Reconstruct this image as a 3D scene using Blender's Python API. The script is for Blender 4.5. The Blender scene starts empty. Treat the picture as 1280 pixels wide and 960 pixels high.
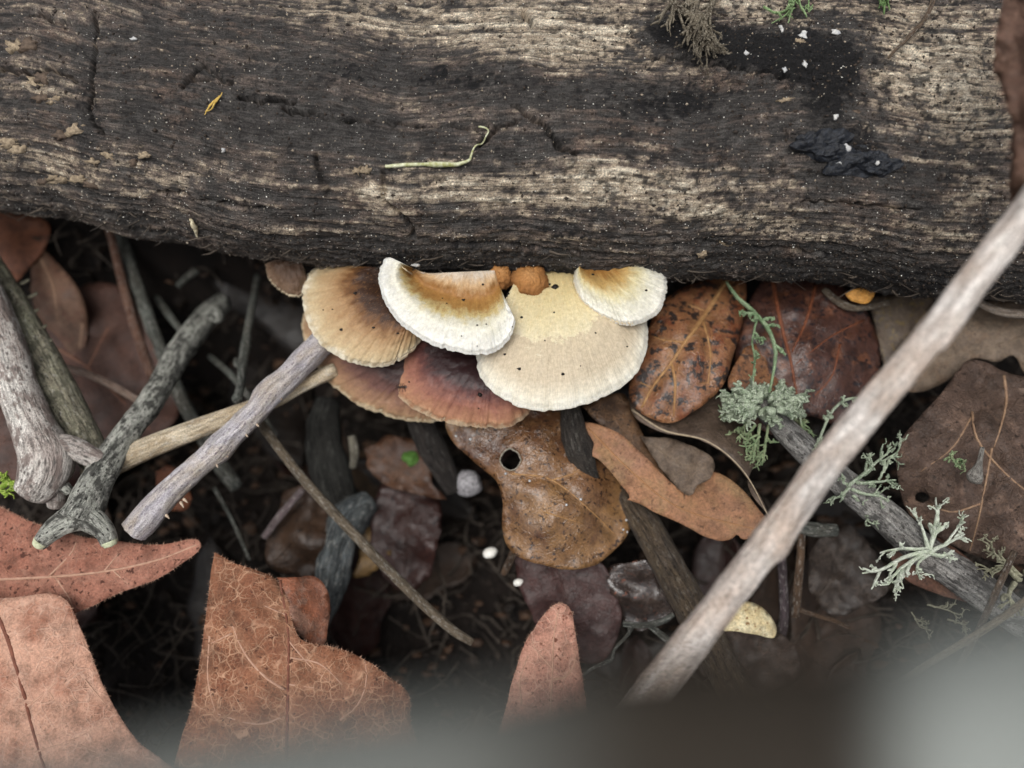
import bpy, math, random
import numpy as np
from mathutils import Vector, Matrix
from mathutils.geometry import delaunay_2d_cdt

# ------------------------------------------------------------------ camera, sky, sun, exposure
S = bpy.context.scene
COL = S.collection
TILT = math.radians(28.0)
FOCUS = 0.156                      # metres from lens to the mushrooms
FPT = np.array([0.0, 0.0, 0.036])  # point in focus, centre of the picture
FWD = np.array([0.0, math.sin(TILT), -math.cos(TILT)])
UPV = np.array([0.0, math.cos(TILT), math.sin(TILT)])
RGT = np.array([1.0, 0.0, 0.0])
CAM = FPT - FWD * FOCUS
K = (36.0 / 28.0) / 1280.0         # tangent per photo pixel
cam = bpy.data.cameras.new('camera')
cam.lens = 28.0; cam.sensor_width = 36.0
cam.clip_start = 0.002; cam.clip_end = 100.0
cam.dof.use_dof = True; cam.dof.focus_distance = 0.150; cam.dof.aperture_fstop = 28.0 / 3.8
camo = bpy.data.objects.new('camera', cam); COL.objects.link(camo)
camo.location = CAM.tolist(); camo.rotation_euler = (TILT, 0, 0)
S.camera = camo
SUN_EL, SUN_AZ = math.radians(71), math.radians(212)   # azimuth measured from +Y towards +X
w = bpy.data.worlds.new('World'); S.world = w; w.use_nodes = True
wn = w.node_tree; wn.nodes.clear()
sky = wn.nodes.new('ShaderNodeTexSky'); sky.sky_type = 'NISHITA'; sky.sun_disc = False
sky.sun_elevation = SUN_EL; sky.sun_rotation = SUN_AZ
sky.air_density = 1.0; sky.dust_density = 6.0; sky.ozone_density = 1.0
hs = wn.nodes.new('ShaderNodeHueSaturation'); hs.inputs['Saturation'].default_value = 0.22
bg = wn.nodes.new('ShaderNodeBackground'); bg.inputs['Strength'].default_value = 0.12
wo = wn.nodes.new('ShaderNodeOutputWorld')
wn.links.new(sky.outputs[0], hs.inputs['Color']); wn.links.new(hs.outputs[0], bg.inputs['Color'])
wn.links.new(bg.outputs[0], wo.inputs['Surface'])
sl = bpy.data.lights.new('sun', 'SUN'); sl.energy = 1.3; sl.angle = math.radians(40); sl.color = (1.0, 0.97, 0.92)
so = bpy.data.objects.new('sun', sl); COL.objects.link(so)
sd = Vector((math.sin(SUN_AZ) * math.cos(SUN_EL), math.cos(SUN_AZ) * math.cos(SUN_EL), math.sin(SUN_EL)))
so.rotation_euler = sd.to_track_quat('Z', 'Y').to_euler(); so.location = (0, 0, 1)
S.view_settings.view_transform = 'Standard'; S.view_settings.look = 'None'
S.view_settings.gamma = 1.0; S.view_settings.use_curve_mapping = False
S.view_settings.exposure = 0.36
S.render.engine = 'CYCLES'

# ------------------------------------------------------------------ helpers
rng = np.random.default_rng(7); random.seed(7)

def W(x, y, z):
    """world point(s) of a photo pixel on the level z"""
    x = np.asarray(x, float); y = np.asarray(y, float); z = np.asarray(z, float)
    d = FWD + (x[..., None] - 640) * K * RGT - (y[..., None] - 480) * K * UPV
    t = (z - CAM[2]) / d[..., 2]
    return CAM + d * t[..., None]

def proj(P):
    v = np.asarray(P, float) - CAM
    dep = v @ FWD
    return 640 + (v @ RGT) / dep / K, 480 - (v @ UPV) / dep / K, dep

def zfoc(y):
    return FPT[2] - (y - 480) * K * FOCUS * math.sin(TILT)

def lin(c):
    c = np.asarray(c, float)
    return np.where(c <= 0.04045, c / 12.92, ((c + 0.055) / 1.055) ** 2.4)

def C(h):
    return tuple(lin([int(h[i:i + 2], 16) / 255 for i in (1, 3, 5)]))

def C4(h):
    return C(h) + (1.0,)

def _hash(ix, iy, iz, seed):
    h = (ix.astype(np.int64) * 374761393 + iy.astype(np.int64) * 668265263 + iz.astype(np.int64) * 2147483647 + seed * 974711) & 0xffffffff
    h = ((h ^ (h >> 13)) * 1274126177) & 0xffffffff
    h = ((h ^ (h >> 16)) * 2246822519) & 0xffffffff
    return (h ^ (h >> 15)) & 0xffffffff

def vn(x, y, z=0.0, seed=0):
    """value noise in -1..1"""
    x, y, z = np.broadcast_arrays(np.asarray(x, float), np.asarray(y, float), np.asarray(z, float))
    x0 = np.floor(x); y0 = np.floor(y); z0 = np.floor(z)
    fx = x - x0; fy = y - y0; fz = z - z0
    fx = fx * fx * (3 - 2 * fx); fy = fy * fy * (3 - 2 * fy); fz = fz * fz * (3 - 2 * fz)
    r = 0
    for a in (0, 1):
        for b in (0, 1):
            for c in (0, 1):
                wt = (fx if a else 1 - fx) * (fy if b else 1 - fy) * (fz if c else 1 - fz)
                r = r + wt * (_hash(x0 + a, y0 + b, z0 + c, seed) / 2147483648.0 - 1.0)
    return r

def fbm(x, y, z=0.0, o=4, seed=0, g=0.5):
    r = 0; a = 1.0; s = 0
    for i in range(o):
        r = r + a * vn(np.asarray(x) * 2 ** i, np.asarray(y) * 2 ** i, np.asarray(z) * 2 ** i, seed + i * 17)
        s += a; a *= g
    return r / s

def sst(a, b, x):
    t = np.clip((x - a) / (b - a), 0, 1)
    return t * t * (3 - 2 * t)

def spline(pts, n):
    """Catmull-Rom through rows of pts, n samples at even spacing"""
    p = np.asarray(pts, float)
    if len(p) == 2:
        t = np.linspace(0, 1, n)[:, None]
        return p[0] * (1 - t) + p[1] * t
    q = np.vstack([2 * p[0] - p[1], p, 2 * p[-1] - p[-2]])
    out = []
    m = 24
    for i in range(1, len(q) - 2):
        t = np.linspace(0, 1, m, endpoint=False)[:, None]
        a, b, c, d = q[i - 1], q[i], q[i + 1], q[i + 2]
        out.append(0.5 * (2 * b + (c - a) * t + (2 * a - 5 * b + 4 * c - d) * t ** 2 + (3 * b - a - 3 * c + d) * t ** 3))
    out.append(q[-2][None])
    o = np.vstack(out)
    L = np.concatenate([[0], np.cumsum(np.linalg.norm(np.diff(o[:, :2], axis=0), axis=1))])
    if L[-1] < 1e-12:
        return np.repeat(o[:1], n, 0)
    s = np.linspace(0, L[-1], n)
    return np.stack([np.interp(s, L, o[:, k]) for k in range(o.shape[1])], 1)

def mesh_obj(name, V, F, mat=None, parent=None, smooth=True, attrs=None):
    """V (n,3), F an (m,3) or (m,4) array or a list of such arrays"""
    me = bpy.data.meshes.new(name)
    V = np.asarray(V, np.float32)
    Fs = F if isinstance(F, list) else [F]
    Fs = [np.asarray(f, np.int32) for f in Fs if len(f)]
    me.vertices.add(len(V)); me.vertices.foreach_set('co', V.ravel())
    loops = np.concatenate([f.ravel() for f in Fs])
    tot = np.concatenate([np.full(len(f), f.shape[1], np.int32) for f in Fs])
    st = np.concatenate([[0], np.cumsum(tot)[:-1]]).astype(np.int32)
    me.loops.add(len(loops)); me.loops.foreach_set('vertex_index', loops.astype(np.int32))
    me.polygons.add(len(tot)); me.polygons.foreach_set('loop_start', st)
    me.update(calc_edges=True); me.validate()
    if smooth:
        me.polygons.foreach_set('use_smooth', np.ones(len(me.polygons), bool))
    for k, a in (attrs or {}).items():
        a = np.asarray(a, np.float32)
        if a.ndim == 1:
            at = me.attributes.new(k, 'FLOAT', 'POINT'); at.data.foreach_set('value', a)
        elif a.shape[1] == 3:
            at = me.attributes.new(k, 'FLOAT_VECTOR', 'POINT'); at.data.foreach_set('vector', a.ravel())
        else:
            at = me.attributes.new(k, 'FLOAT_COLOR', 'POINT'); at.data.foreach_set('color', a.ravel())
    if mat: me.materials.append(mat)
    o = bpy.data.objects.new(name, me); COL.objects.link(o)
    if parent: o.parent = parent; o.matrix_parent_inverse = Matrix.Translation(parent.location).inverted()
    return o

def thing(name, label, cat, loc, group=None):
    o = bpy.data.objects.new(name, None); COL.objects.link(o)
    o.location = [float(v) for v in loc]; o.empty_display_size = 0.005
    return tag(o, label, cat, group)

def tag(o, label, cat, group=None):
    o['label'] = label; o['category'] = cat
    if group: o['group'] = group
    return o

class NT:
    """small node-tree builder"""
    def __init__(self, name):
        self.m = bpy.data.materials.new(name); self.m.use_nodes = True
        self.t = self.m.node_tree; self.t.nodes.clear()
    def n(self, kind, out=0, props=None, **inp):
        nd = self.t.nodes.new('ShaderNode' + kind)
        for k, v in (props or {}).items(): setattr(nd, k, v)
        for k, v in inp.items():
            k = int(k[1:]) if k[0] == 'i' and k[1:].isdigit() else k.replace('_', ' ')
            s = nd.inputs[k]
            if isinstance(v, bpy.types.NodeSocket): self.t.links.new(v, s)
            else: s.default_value = v
        return nd.outputs[out]
    def attr(self, name, out='Fac'):
        nd = self.t.nodes.new('ShaderNodeAttribute'); nd.attribute_name = name
        return nd.outputs[out]
    def math(self, op, a, b=0.0, clamp=False):
        return self.n('Math', props={'operation': op, 'use_clamp': clamp}, i0=a, i1=b)
    def mix(self, f, a, b, bt='MIX'):
        nd = self.t.nodes.new('ShaderNodeMix'); nd.data_type = 'RGBA'; nd.blend_type = bt
        for i, v in ((0, f), (6, a), (7, b)):
            if isinstance(v, bpy.types.NodeSocket): self.t.links.new(v, nd.inputs[i])
            else: nd.inputs[i].default_value = v
        return nd.outputs[2]
    def ramp(self, f, stops, interp='LINEAR'):
        nd = self.t.nodes.new('ShaderNodeValToRGB'); r = nd.color_ramp; r.interpolation = interp
        while len(r.elements) < len(stops): r.elements.new(0.5)
        for e, (p, c) in zip(r.elements, stops):
            e.position = p; e.color = c if not isinstance(c, (int, float)) else (c, c, c, 1)
        self.t.links.new(f, nd.inputs[0])
        return nd.outputs[0]
    def map(self, v, loc=(0, 0, 0), sc=(1, 1, 1), rot=(0, 0, 0)):
        return self.n('Mapping', Vector=v, Location=loc, Scale=sc, Rotation=rot)
    def noise(self, v, scale, detail=3.0, rough=0.55, dist=0.0):
        return self.n('TexNoise', Vector=v, Scale=scale, Detail=detail, Roughness=rough, Distortion=dist)
    def out(self, col, rough=0.7, bump=None, bstr=0.5, bdist=0.0003, spec=0.35, normal=None, sss=0.0, sssr=(1, .6, .4), ssss=0.001, coat=0.0, trans=None):
        p = self.t.nodes.new('ShaderNodeBsdfPrincipled')
        def put(s, v):
            if isinstance(v, bpy.types.NodeSocket): self.t.links.new(v, p.inputs[s])
            else: p.inputs[s].default_value = v
        put('Base Color', col); put('Roughness', rough); put('Specular IOR Level', spec)
        if coat: put('Coat Weight', coat); put('Coat Roughness', 0.25)
        if sss:
            put('Subsurface Weight', sss); put('Subsurface Radius', sssr); put('Subsurface Scale', ssss)
        if bump is not None:
            b = self.n('Bump', Height=bump, Strength=bstr, Distance=bdist)
            self.t.links.new(b, p.inputs['Normal'])
        o = self.t.nodes.new('ShaderNodeOutputMaterial')
        if trans:
            tb = self.t.nodes.new('ShaderNodeBsdfTranslucent'); 
            if isinstance(col, bpy.types.NodeSocket): self.t.links.new(col, tb.inputs[0])
            else: tb.inputs[0].default_value = col
            ms = self.t.nodes.new('ShaderNodeMixShader'); ms.inputs[0].default_value = trans
            self.t.links.new(p.outputs[0], ms.inputs[1]); self.t.links.new(tb.outputs[0], ms.inputs[2])
            self.t.links.new(ms.outputs[0], o.inputs[0])
        else:
            self.t.links.new(p.outputs[0], o.inputs[0])
        return self.m
    def mm(self):
        c = self.t.nodes.new('ShaderNodeTexCoord')
        g = self.t.nodes.new('ShaderNodeNewGeometry')
        return self.map(g.outputs['Position'], sc=(1000, 1000, 1000))

def frames(P):
    """tangent frames along a 3-D polyline"""
    T = np.gradient(P, axis=0); T /= np.linalg.norm(T, axis=1)[:, None] + 1e-12
    N = np.zeros_like(P)
    r = np.array([0.0, 0, 1.0]) if abs(T[0, 2]) < 0.9 else np.array([1.0, 0, 0])
    n = np.cross(T[0], np.cross(r, T[0])); N[0] = n / np.linalg.norm(n)
    for i in range(1, len(P)):
        n = N[i - 1] - T[i] * (N[i - 1] @ T[i]); N[i] = n / (np.linalg.norm(n) + 1e-12)
    return T, N, np.cross(T, N)

def tube_geo(P, R, sides=8, rough=0.0, seed=0, flat=1.0, fscale=900.0, cap=True, ridges=0.0):
    """tube along P with radii R; returns V, [quads, tris], tc (mm coordinates round and along it)"""
    P = np.asarray(P, float); R = np.broadcast_to(np.asarray(R, float), (len(P),))
    T, N, B = frames(P)
    L = np.concatenate([[0], np.cumsum(np.linalg.norm(np.diff(P, axis=0), axis=1))])
    a = np.linspace(0, 2 * np.pi, sides, endpoint=False)
    ca, sa = np.cos(a)[None, :], np.sin(a)[None, :]
    r = np.repeat(R[:, None], sides, 1)
    if rough:
        q = fscale
        nz = fbm(ca * R[:, None] * q, sa * R[:, None] * q, L[:, None] * q * 0.35, 4, seed)
        lump = fbm(ca * 1.2 + 5, sa * 1.2, L[:, None] * q * 0.12, 2, seed + 3)
        r = r * (1 + rough * nz + 0.8 * rough * lump)
        if ridges:
            r = r * (1 + ridges * vn(a[None, :] * 3.2, L[:, None] * 40, 0, seed + 9))
    V = P[:, None] + (N[:, None] * (r * ca)[..., None] + B[:, None] * (r * sa * flat)[..., None])
    tc = np.stack([np.broadcast_to(ca * R[:, None] * 1000, r.shape), np.broadcast_to(sa * R[:, None] * 1000, r.shape),
                   np.broadcast_to(L[:, None] * 1000, r.shape)], -1)
    n = len(P); i, j = np.meshgrid(np.arange(n - 1), np.arange(sides), indexing='ij'); j2 = (j + 1) % sides
    Q = np.stack([i * sides + j, i * sides + j2, (i + 1) * sides + j2, (i + 1) * sides + j], -1).reshape(-1, 4)
    V = V.reshape(-1, 3); tc = tc.reshape(-1, 3)
    tris = np.zeros((0, 3), int)
    if cap:
        V = np.vstack([V, P[0] - T[0] * R[0] * .25, P[-1] + T[-1] * R[-1] * .25]); tc = np.vstack([tc, [[0, 0, 0]], [[0, 0, L[-1] * 1000]]])
        k = np.arange(sides); k2 = (k + 1) % sides; b = n * sides
        tris = np.vstack([np.stack([np.full(sides, b), k2, k], 1), np.stack([np.full(sides, b + 1), (n - 1) * sides + k, (n - 1) * sides + k2], 1)])
    return V, [Q, tris], tc

def merge(geos):
    Vs, Qs, Ts, tcs = [], [], [], []; off = 0
    for V, F, tc in geos:
        Vs.append(V); Qs.append(F[0] + off); Ts.append(F[1] + off); tcs.append(tc); off += len(V)
    return np.vstack(Vs), [np.vstack(Qs), np.vstack(Ts)], np.vstack(tcs)

def px_path(pts, n):
    """rows (px, py, z, width_px) -> world points and radii"""
    s = spline(pts, n)
    P = W(s[:, 0], s[:, 1], s[:, 2])
    dep = (P - CAM) @ FWD
    return P, s[:, 3] * 0.5 * dep * K

# ------------------------------------------------------------------ materials
def bark_mat(name, c1, c2, c3, streak=0.5, spots=None, rough=0.75, bs=0.6, fine=1.0, spec=0.3, thr=(0.35, 0.65), fiss=.75, pale=.4, blotch=None):
    t = NT(name); tc = t.attr('tc', 'Vector')
    v = t.map(tc, sc=(1, 1, 0.22))
    n1 = t.noise(v, 0.9 * fine, 5, 0.6); n2 = t.noise(t.map(tc, sc=(1, 1, 0.5)), 0.25 * fine, 3); n3 = t.noise(tc, 4.0 * fine, 3, 0.7)
    f1 = t.ramp(n1, [(thr[0], 0.0), (thr[1], 1.0)]); f2 = t.ramp(n2, [(0.4, 0.0), (0.62, 1.0)])
    col = t.mix(f1, C4(c1), C4(c2)); col = t.mix(t.math('MULTIPLY', f2, 0.75), col, C4(c3))
    g = t.ramp(n3, [(0.32, 0.35), (0.68, 1.5)])
    col = t.mix(0.9, col, g, 'MULTIPLY')
    fi = t.noise(t.map(tc, sc=(1, 1, .12), loc=(3, 1, 8)), 1.7 * fine, 4, .65)
    col = t.mix(fiss, col, t.ramp(fi, [(.34, .25), (.46, 1.)]), 'MULTIPLY')
    fl = t.noise(t.map(tc, sc=(1, 1, .45), loc=(7, 2, 1)), 1.3 * fine, 4, .7)
    col = t.mix(t.math('MULTIPLY', t.ramp(fl, [(.54, 0.), (.64, 1.)]), pale), col, C4('#cfccc4'))
    if blotch:
        col = t.mix(t.ramp(t.noise(t.map(tc, sc=(1, 1, .6), loc=(2, 9, 4)), .42 * fine, 5, .7), [(.5, 0.), (.57, .85)]), col, C4(blotch))
    if spots:
        vo = t.n('TexVoronoi', Vector=t.map(tc, sc=(1, 1, .6)), Scale=1.1 * fine, Randomness=1.0)
        col = t.mix(t.ramp(vo, [(0.12, 1.0), (0.3, 0.0)]), col, C4(spots))
    h = t.math('ADD', t.math('MULTIPLY', n1, 1.0), t.math('MULTIPLY', n3, 0.6)); h = t.math('ADD', h, t.math('MULTIPLY', t.ramp(fi, [(.36, 0.), (.5, 1.)]), .6))
    return t.out(col, rough, h, .35 + .85 * fiss, 0.0008, spec)

def leaf_mat(name, ca, cb, cv, cs=None, spot=0.0, ret=0.35, retc=0.5, rough=0.55, bs=0.5, spec=0.4, mott=0.18, patch=None, pthr=(0.5, 0.6), rscale=0.55, gscale=2.2, coat=0.0, trans=0.0, sscale=0.45):
    """dead leaf: mottled ground colours, fine net of veins, spots"""
    t = NT(name); p = t.mm()
    wv = t.n('VectorMath', props={'operation': 'ADD'}, i0=p, i1=t.n('VectorMath', props={'operation': 'SCALE'}, i0=t.n('TexNoise', out=1, Vector=p, Scale=0.5), Scale=0.9))
    n1 = t.noise(p, mott, 5, 0.62); n2 = t.noise(p, gscale, 4, 0.65)
    col = t.mix(t.ramp(n1, [(0.36, 0.0), (0.64, 1.0)]), C4(ca), C4(cb))
    if patch:
        col = t.mix(t.ramp(t.noise(t.map(p, loc=(31, 7, 3)), mott * 1.7, 5, 0.6), [(pthr[0], 0.0), (pthr[1], 1.0)]), col, C4(patch))
    col = t.mix(0.75, col, t.ramp(n2, [(0.3, 0.5), (0.7, 1.4)]), 'MULTIPLY')
    vo = t.n('TexVoronoi', props={'feature': 'DISTANCE_TO_EDGE'}, Vector=wv, Scale=rscale)
    vo2 = t.n('TexVoronoi', props={'feature': 'DISTANCE_TO_EDGE'}, Vector=wv, Scale=rscale * 2.6)
    e1 = t.ramp(vo, [(0.015, 1.0), (0.07, 0.0)]); e2 = t.ramp(vo2, [(0.02, 1.0), (0.11, 0.0)])
    brk = t.ramp(t.noise(p, 0.35, 3), [(0.4, 0.15), (0.6, 1.0)])
    ev = t.math('MULTIPLY', t.math('MAXIMUM', e1, t.math('MULTIPLY', e2, 0.55)), brk)
    col = t.mix(t.math('MULTIPLY', ev, retc), col, C4(cv))
    va = t.attr('vein')
    col = t.mix(t.math('MULTIPLY', va, 0.22), col, C4(cv))
    big = t.noise(t.map(p, loc=(17, 3, 9)), mott * 2.6, 6, .7)
    col = t.mix(.8, col, t.ramp(big, [(.34, .5), (.52, 1.), (.7, 1.12)]), 'MULTIPLY')
    rot = t.ramp(t.noise(t.map(p, loc=(1, 19, 5)), .5, 5, .7), [(.63, 0.), (.7, .6)])
    col = t.mix(rot, col, C4('#2c1d16'))
    if cs and spot:
        sp = t.noise(t.map(p, loc=(9, 4, 2)), sscale * 2, 3, 0.6)
        col = t.mix(t.ramp(sp, [(0.66 - spot, 0.0), (0.72 - spot, 1.0)]), col, C4(cs))
    h = t.math('ADD', t.math('MULTIPLY', ev, ret * 1.4), t.math('MULTIPLY', n2, 0.35))
    r = t.math('ADD', rough - 0.12, t.math('MULTIPLY', n1, 0.24))
    return t.out(col, r, h, bs, 0.0005, spec, coat=coat, trans=trans)

def plain_mat(name, c1, c2, scale=1.0, rough=0.7, bs=0.4, spec=0.3, sss=0.0, coat=0.0):
    t = NT(name); p = t.mm()
    n1 = t.noise(p, scale, 4, 0.6); n2 = t.noise(p, scale * 5, 3, 0.6)
    col = t.mix(t.ramp(n1, [(0.35, 0.0), (0.65, 1.0)]), C4(c1), C4(c2))
    return t.out(col, rough, t.math('ADD', n1, t.math('MULTIPLY', n2, .4)), bs, 0.0004, spec, sss=sss, coat=coat)

# ------------------------------------------------------------------ ground
def gh(x, y):
    z = -0.030 + 0.059 * sst(0.030, 0.066, y) + 0.010 * sst(0.015, 0.075, x)
    far = sst(0.15, 0.4, np.hypot(x, y - .03))
    z = z * (1 - far) + far * -0.004
    return z + 0.0035 * fbm(x * 45, y * 45, 0, 4, 3) + 0.0012 * fbm(x * 260, y * 260, 0, 3, 9)

g1 = np.concatenate([-np.geomspace(0.16, 3.0, 26)[::-1], np.linspace(-0.158, 0.158, 300), np.geomspace(0.16, 3.0, 26)])
gx, gy = np.meshgrid(g1, g1, indexing='xy')
n = len(g1)
i, j = np.meshgrid(np.arange(n - 1), np.arange(n - 1), indexing='ij')
gq = np.stack([i * n + j, i * n + j + 1, (i + 1) * n + j + 1, (i + 1) * n + j], -1).reshape(-1, 4)
t = NT('humus soil'); p = t.mm()
n1 = t.noise(p, 0.12, 5); n2 = t.noise(p, 1.4, 5, .7)
sc = t.mix(t.ramp(n1, [(.35, 0.), (.65, 1.)]), C4('#100c0a'), C4('#1d1612'))  # soil colour lowered to paint in the hollow's shade
sc = t.mix(.8, sc, t.ramp(n2, [(.3, .4), (.7, 1.5)]), 'MULTIPLY')
soil = t.out(sc, .85, n2, .8, .001, .25)
ground = mesh_obj('ground', np.stack([gx, gy, gh(gx, gy)], -1).reshape(-1, 3), gq, soil)
ground['kind'] = 'structure'

# ------------------------------------------------------------------ the log
LB = np.array([(-400, 235), (-60, 258), (0, 263), (60, 269), (110, 274), (140, 283), (180, 295), (240, 303), (300, 318), (340, 327), (380, 331), (430, 334), (475, 338),
               (520, 344), (600, 343), (700, 342), (760, 345), (800, 349), (840, 352), (880, 347), (920, 347), (960, 349), (1000, 352), (1050, 358), (1100, 366),
               (1150, 368), (1200, 368), (1280, 378), (1350, 386), (1700, 420)], float)
NU = 1120; NVV = 400; NVH = 50
u = np.linspace(-0.165, 0.165, NU)
ph = np.concatenate([np.radians(np.linspace(-58, 128, NVV)), np.radians(np.linspace(128, 302, NVH + 2)[1:-1])])
LA, LBU, LBL, LCZ, LN = 0.046, 0.023, 0.026, 0.050, 2.3
cs_, sn_ = np.cos(ph), np.sin(ph)
oy = -LA * np.sign(cs_) * np.abs(cs_) ** (2 / LN)
oz = np.where(sn_ > 0, LBU, LBL) * np.sign(sn_) * np.abs(sn_) ** (2 / LN)
# re-space the visible arc evenly by length
arc = np.concatenate([[0], np.cumsum(np.hypot(np.diff(oy[:NVV]), np.diff(oz[:NVV])))])
se = np.linspace(0, arc[-1], NVV)
oy[:NVV] = np.interp(se, arc, oy[:NVV]); oz[:NVV] = np.interp(se, arc, oz[:NVV])
NV = len(ph)
v_len = np.concatenate([[0], np.cumsum(np.hypot(np.diff(oy), np.diff(oz)))])
U = u[:, None] + 0 * oy[None]; VL = v_len[None] + 0 * u[:, None]
cy = 0.068 - 0.10 * u
for it in range(6):
    Pl = np.stack([U, cy[:, None] + oy[None], LCZ + oz[None] + 0 * U], -1)
    qx, qy, qd = proj(Pl.reshape(-1, 3)); qx = qx.reshape(NU, NV); qy = qy.reshape(NU, NV); qd = qd.reshape(NU, NV)
    bi = np.argmax(qy[:, :NVV], 1); r_ = np.arange(NU)
    tgt = np.interp(qx[r_, bi], LB[:, 0], LB[:, 1])
    cy = cy - (tgt - qy[r_, bi]) * K * qd[r_, bi] / math.cos(TILT - 0.12)
qs = (qx, qy)
def gb(cx, cyy, rx, ry, rot=4.5):
    a = math.radians(rot); dx = qx - cx; dy = qy - cyy
    X = dx * math.cos(a) + dy * math.sin(a); Y = -dx * math.sin(a) + dy * math.cos(a)
    return np.exp(-(X / rx) ** 2 - (Y / ry) ** 2)
um, vm = U * 1000, VL * 1000
wob = 1.2 * vn(um * .05, vm * .08, 0, 77)
fibA = fbm(um * .045, (vm + wob) * .55, 0, 4, 11)           # broad bands along the grain
fibB = fbm(um * .11, (vm + wob) * 1.9, 0, 3, 12)             # fibres
grain = fbm(um * 1.3, vm * 1.5, 0, 4, 13, .65)               # crumbly
blot = fbm(um * .16, vm * .22, 0, 4, 14)
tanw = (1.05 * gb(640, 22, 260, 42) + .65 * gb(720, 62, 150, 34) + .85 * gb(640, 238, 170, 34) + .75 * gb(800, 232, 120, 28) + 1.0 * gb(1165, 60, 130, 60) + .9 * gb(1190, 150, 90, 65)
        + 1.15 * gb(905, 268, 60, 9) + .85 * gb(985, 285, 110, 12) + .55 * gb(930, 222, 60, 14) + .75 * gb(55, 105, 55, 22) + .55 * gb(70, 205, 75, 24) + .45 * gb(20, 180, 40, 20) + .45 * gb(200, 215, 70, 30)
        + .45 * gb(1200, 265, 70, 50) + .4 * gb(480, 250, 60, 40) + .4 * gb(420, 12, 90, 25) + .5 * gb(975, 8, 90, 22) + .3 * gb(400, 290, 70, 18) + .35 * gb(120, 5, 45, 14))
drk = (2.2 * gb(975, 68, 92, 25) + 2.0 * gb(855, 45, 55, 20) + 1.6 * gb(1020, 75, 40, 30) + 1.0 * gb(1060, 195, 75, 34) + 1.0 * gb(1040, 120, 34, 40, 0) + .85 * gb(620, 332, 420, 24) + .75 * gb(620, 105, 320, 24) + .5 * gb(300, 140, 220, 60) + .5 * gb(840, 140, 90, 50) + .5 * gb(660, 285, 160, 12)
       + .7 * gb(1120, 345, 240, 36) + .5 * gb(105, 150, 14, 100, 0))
spk = fbm(um * .55, vm * .9, 0, 3, 15, .6)
lvl = tanw * .95 - drk * .75 + .55 * fibA + .85 * fibB + .75 * grain + .55 * spk + .45 * blot - .13
tan_f = sst(.22, .78, lvl)[..., None]; bright = sst(.85, 1.45, lvl + .25 * fibB)[..., None]
mid_f = sst(-.4, .5, .6 * blot + .5 * fibA + .7 * fibB + .5 * spk + .25 * tanw - .6 * drk)[..., None]
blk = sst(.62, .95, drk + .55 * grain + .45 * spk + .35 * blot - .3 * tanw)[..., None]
reds = sst(.1, .6, fbm(um * .08, vm * .12, 0, 3, 19))[..., None] * .5
cD, cM, cR, cT, cB, cK = [np.array(C(h)) for h in ('#403d3b', '#6c6058', '#705a4c', '#aa9b87', '#dcd0bb', '#191819')]
col = cD * (1 - mid_f) + (cM * (1 - reds) + cR * reds) * mid_f
col = col * (1 - tan_f) + cT * tan_f
col = col * (1 - bright) + cB * bright
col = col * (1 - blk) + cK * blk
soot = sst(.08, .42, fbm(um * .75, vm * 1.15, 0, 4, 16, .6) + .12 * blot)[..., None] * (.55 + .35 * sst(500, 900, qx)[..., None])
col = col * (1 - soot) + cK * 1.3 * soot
gry = np.clip(fbm(um * .5, vm * .8, 0, 3, 18) * 1.5, 0, 1)[..., None] * .35; col = col * (1 - gry) + np.array(C('#6d6a66')) * gry * (1 - blk) + col * gry * blk
# relief
hgt = .0006 * fibA + .00050 * fibB + .00036 * grain + .00025 * spk + .0016 * fbm(um * .06, vm * .08, 0, 4, 21) - .0002 * tan_f[..., 0]
hgt += .0009 * gb(960, 70, 100, 24) * (1 + .6 * grain) + .0007 * gb(1040, 120, 36, 40, 0) * (1 + grain)
crm = sst(.25, .6, fbm(um * .9, vm * .9, 0, 3, 33)); hgt += .00045 * crm * np.clip(.35 + drk, 0, 1)
def crack(pts, wpx, dep, wob_=2.0):
    global hgt
    p = np.asarray(pts, float)
    m = (qx > p[:, 0].min() - 12) & (qx < p[:, 0].max() + 12) & (qy > p[:, 1].min() - 12) & (qy < p[:, 1].max() + 12); m[:, NVV:] = False
    X = qx[m] + wob_ * vn(qx[m] * .08, qy[m] * .08, 0, 51); Y = qy[m] + wob_ * vn(qx[m] * .11, qy[m] * .11, 0, 52)
    d = np.full(X.shape, 1e9)
    for a, b in zip(p[:-1], p[1:]):
        ab = b - a; tt = np.clip(((X - a[0]) * ab[0] + (Y - a[1]) * ab[1]) / (ab @ ab), 0, 1)
        d = np.minimum(d, np.hypot(X - a[0] - ab[0] * tt, Y - a[1] - ab[1] * tt))
    hgt[m] -= dep * np.exp(-(d / wpx) ** 2)
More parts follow.
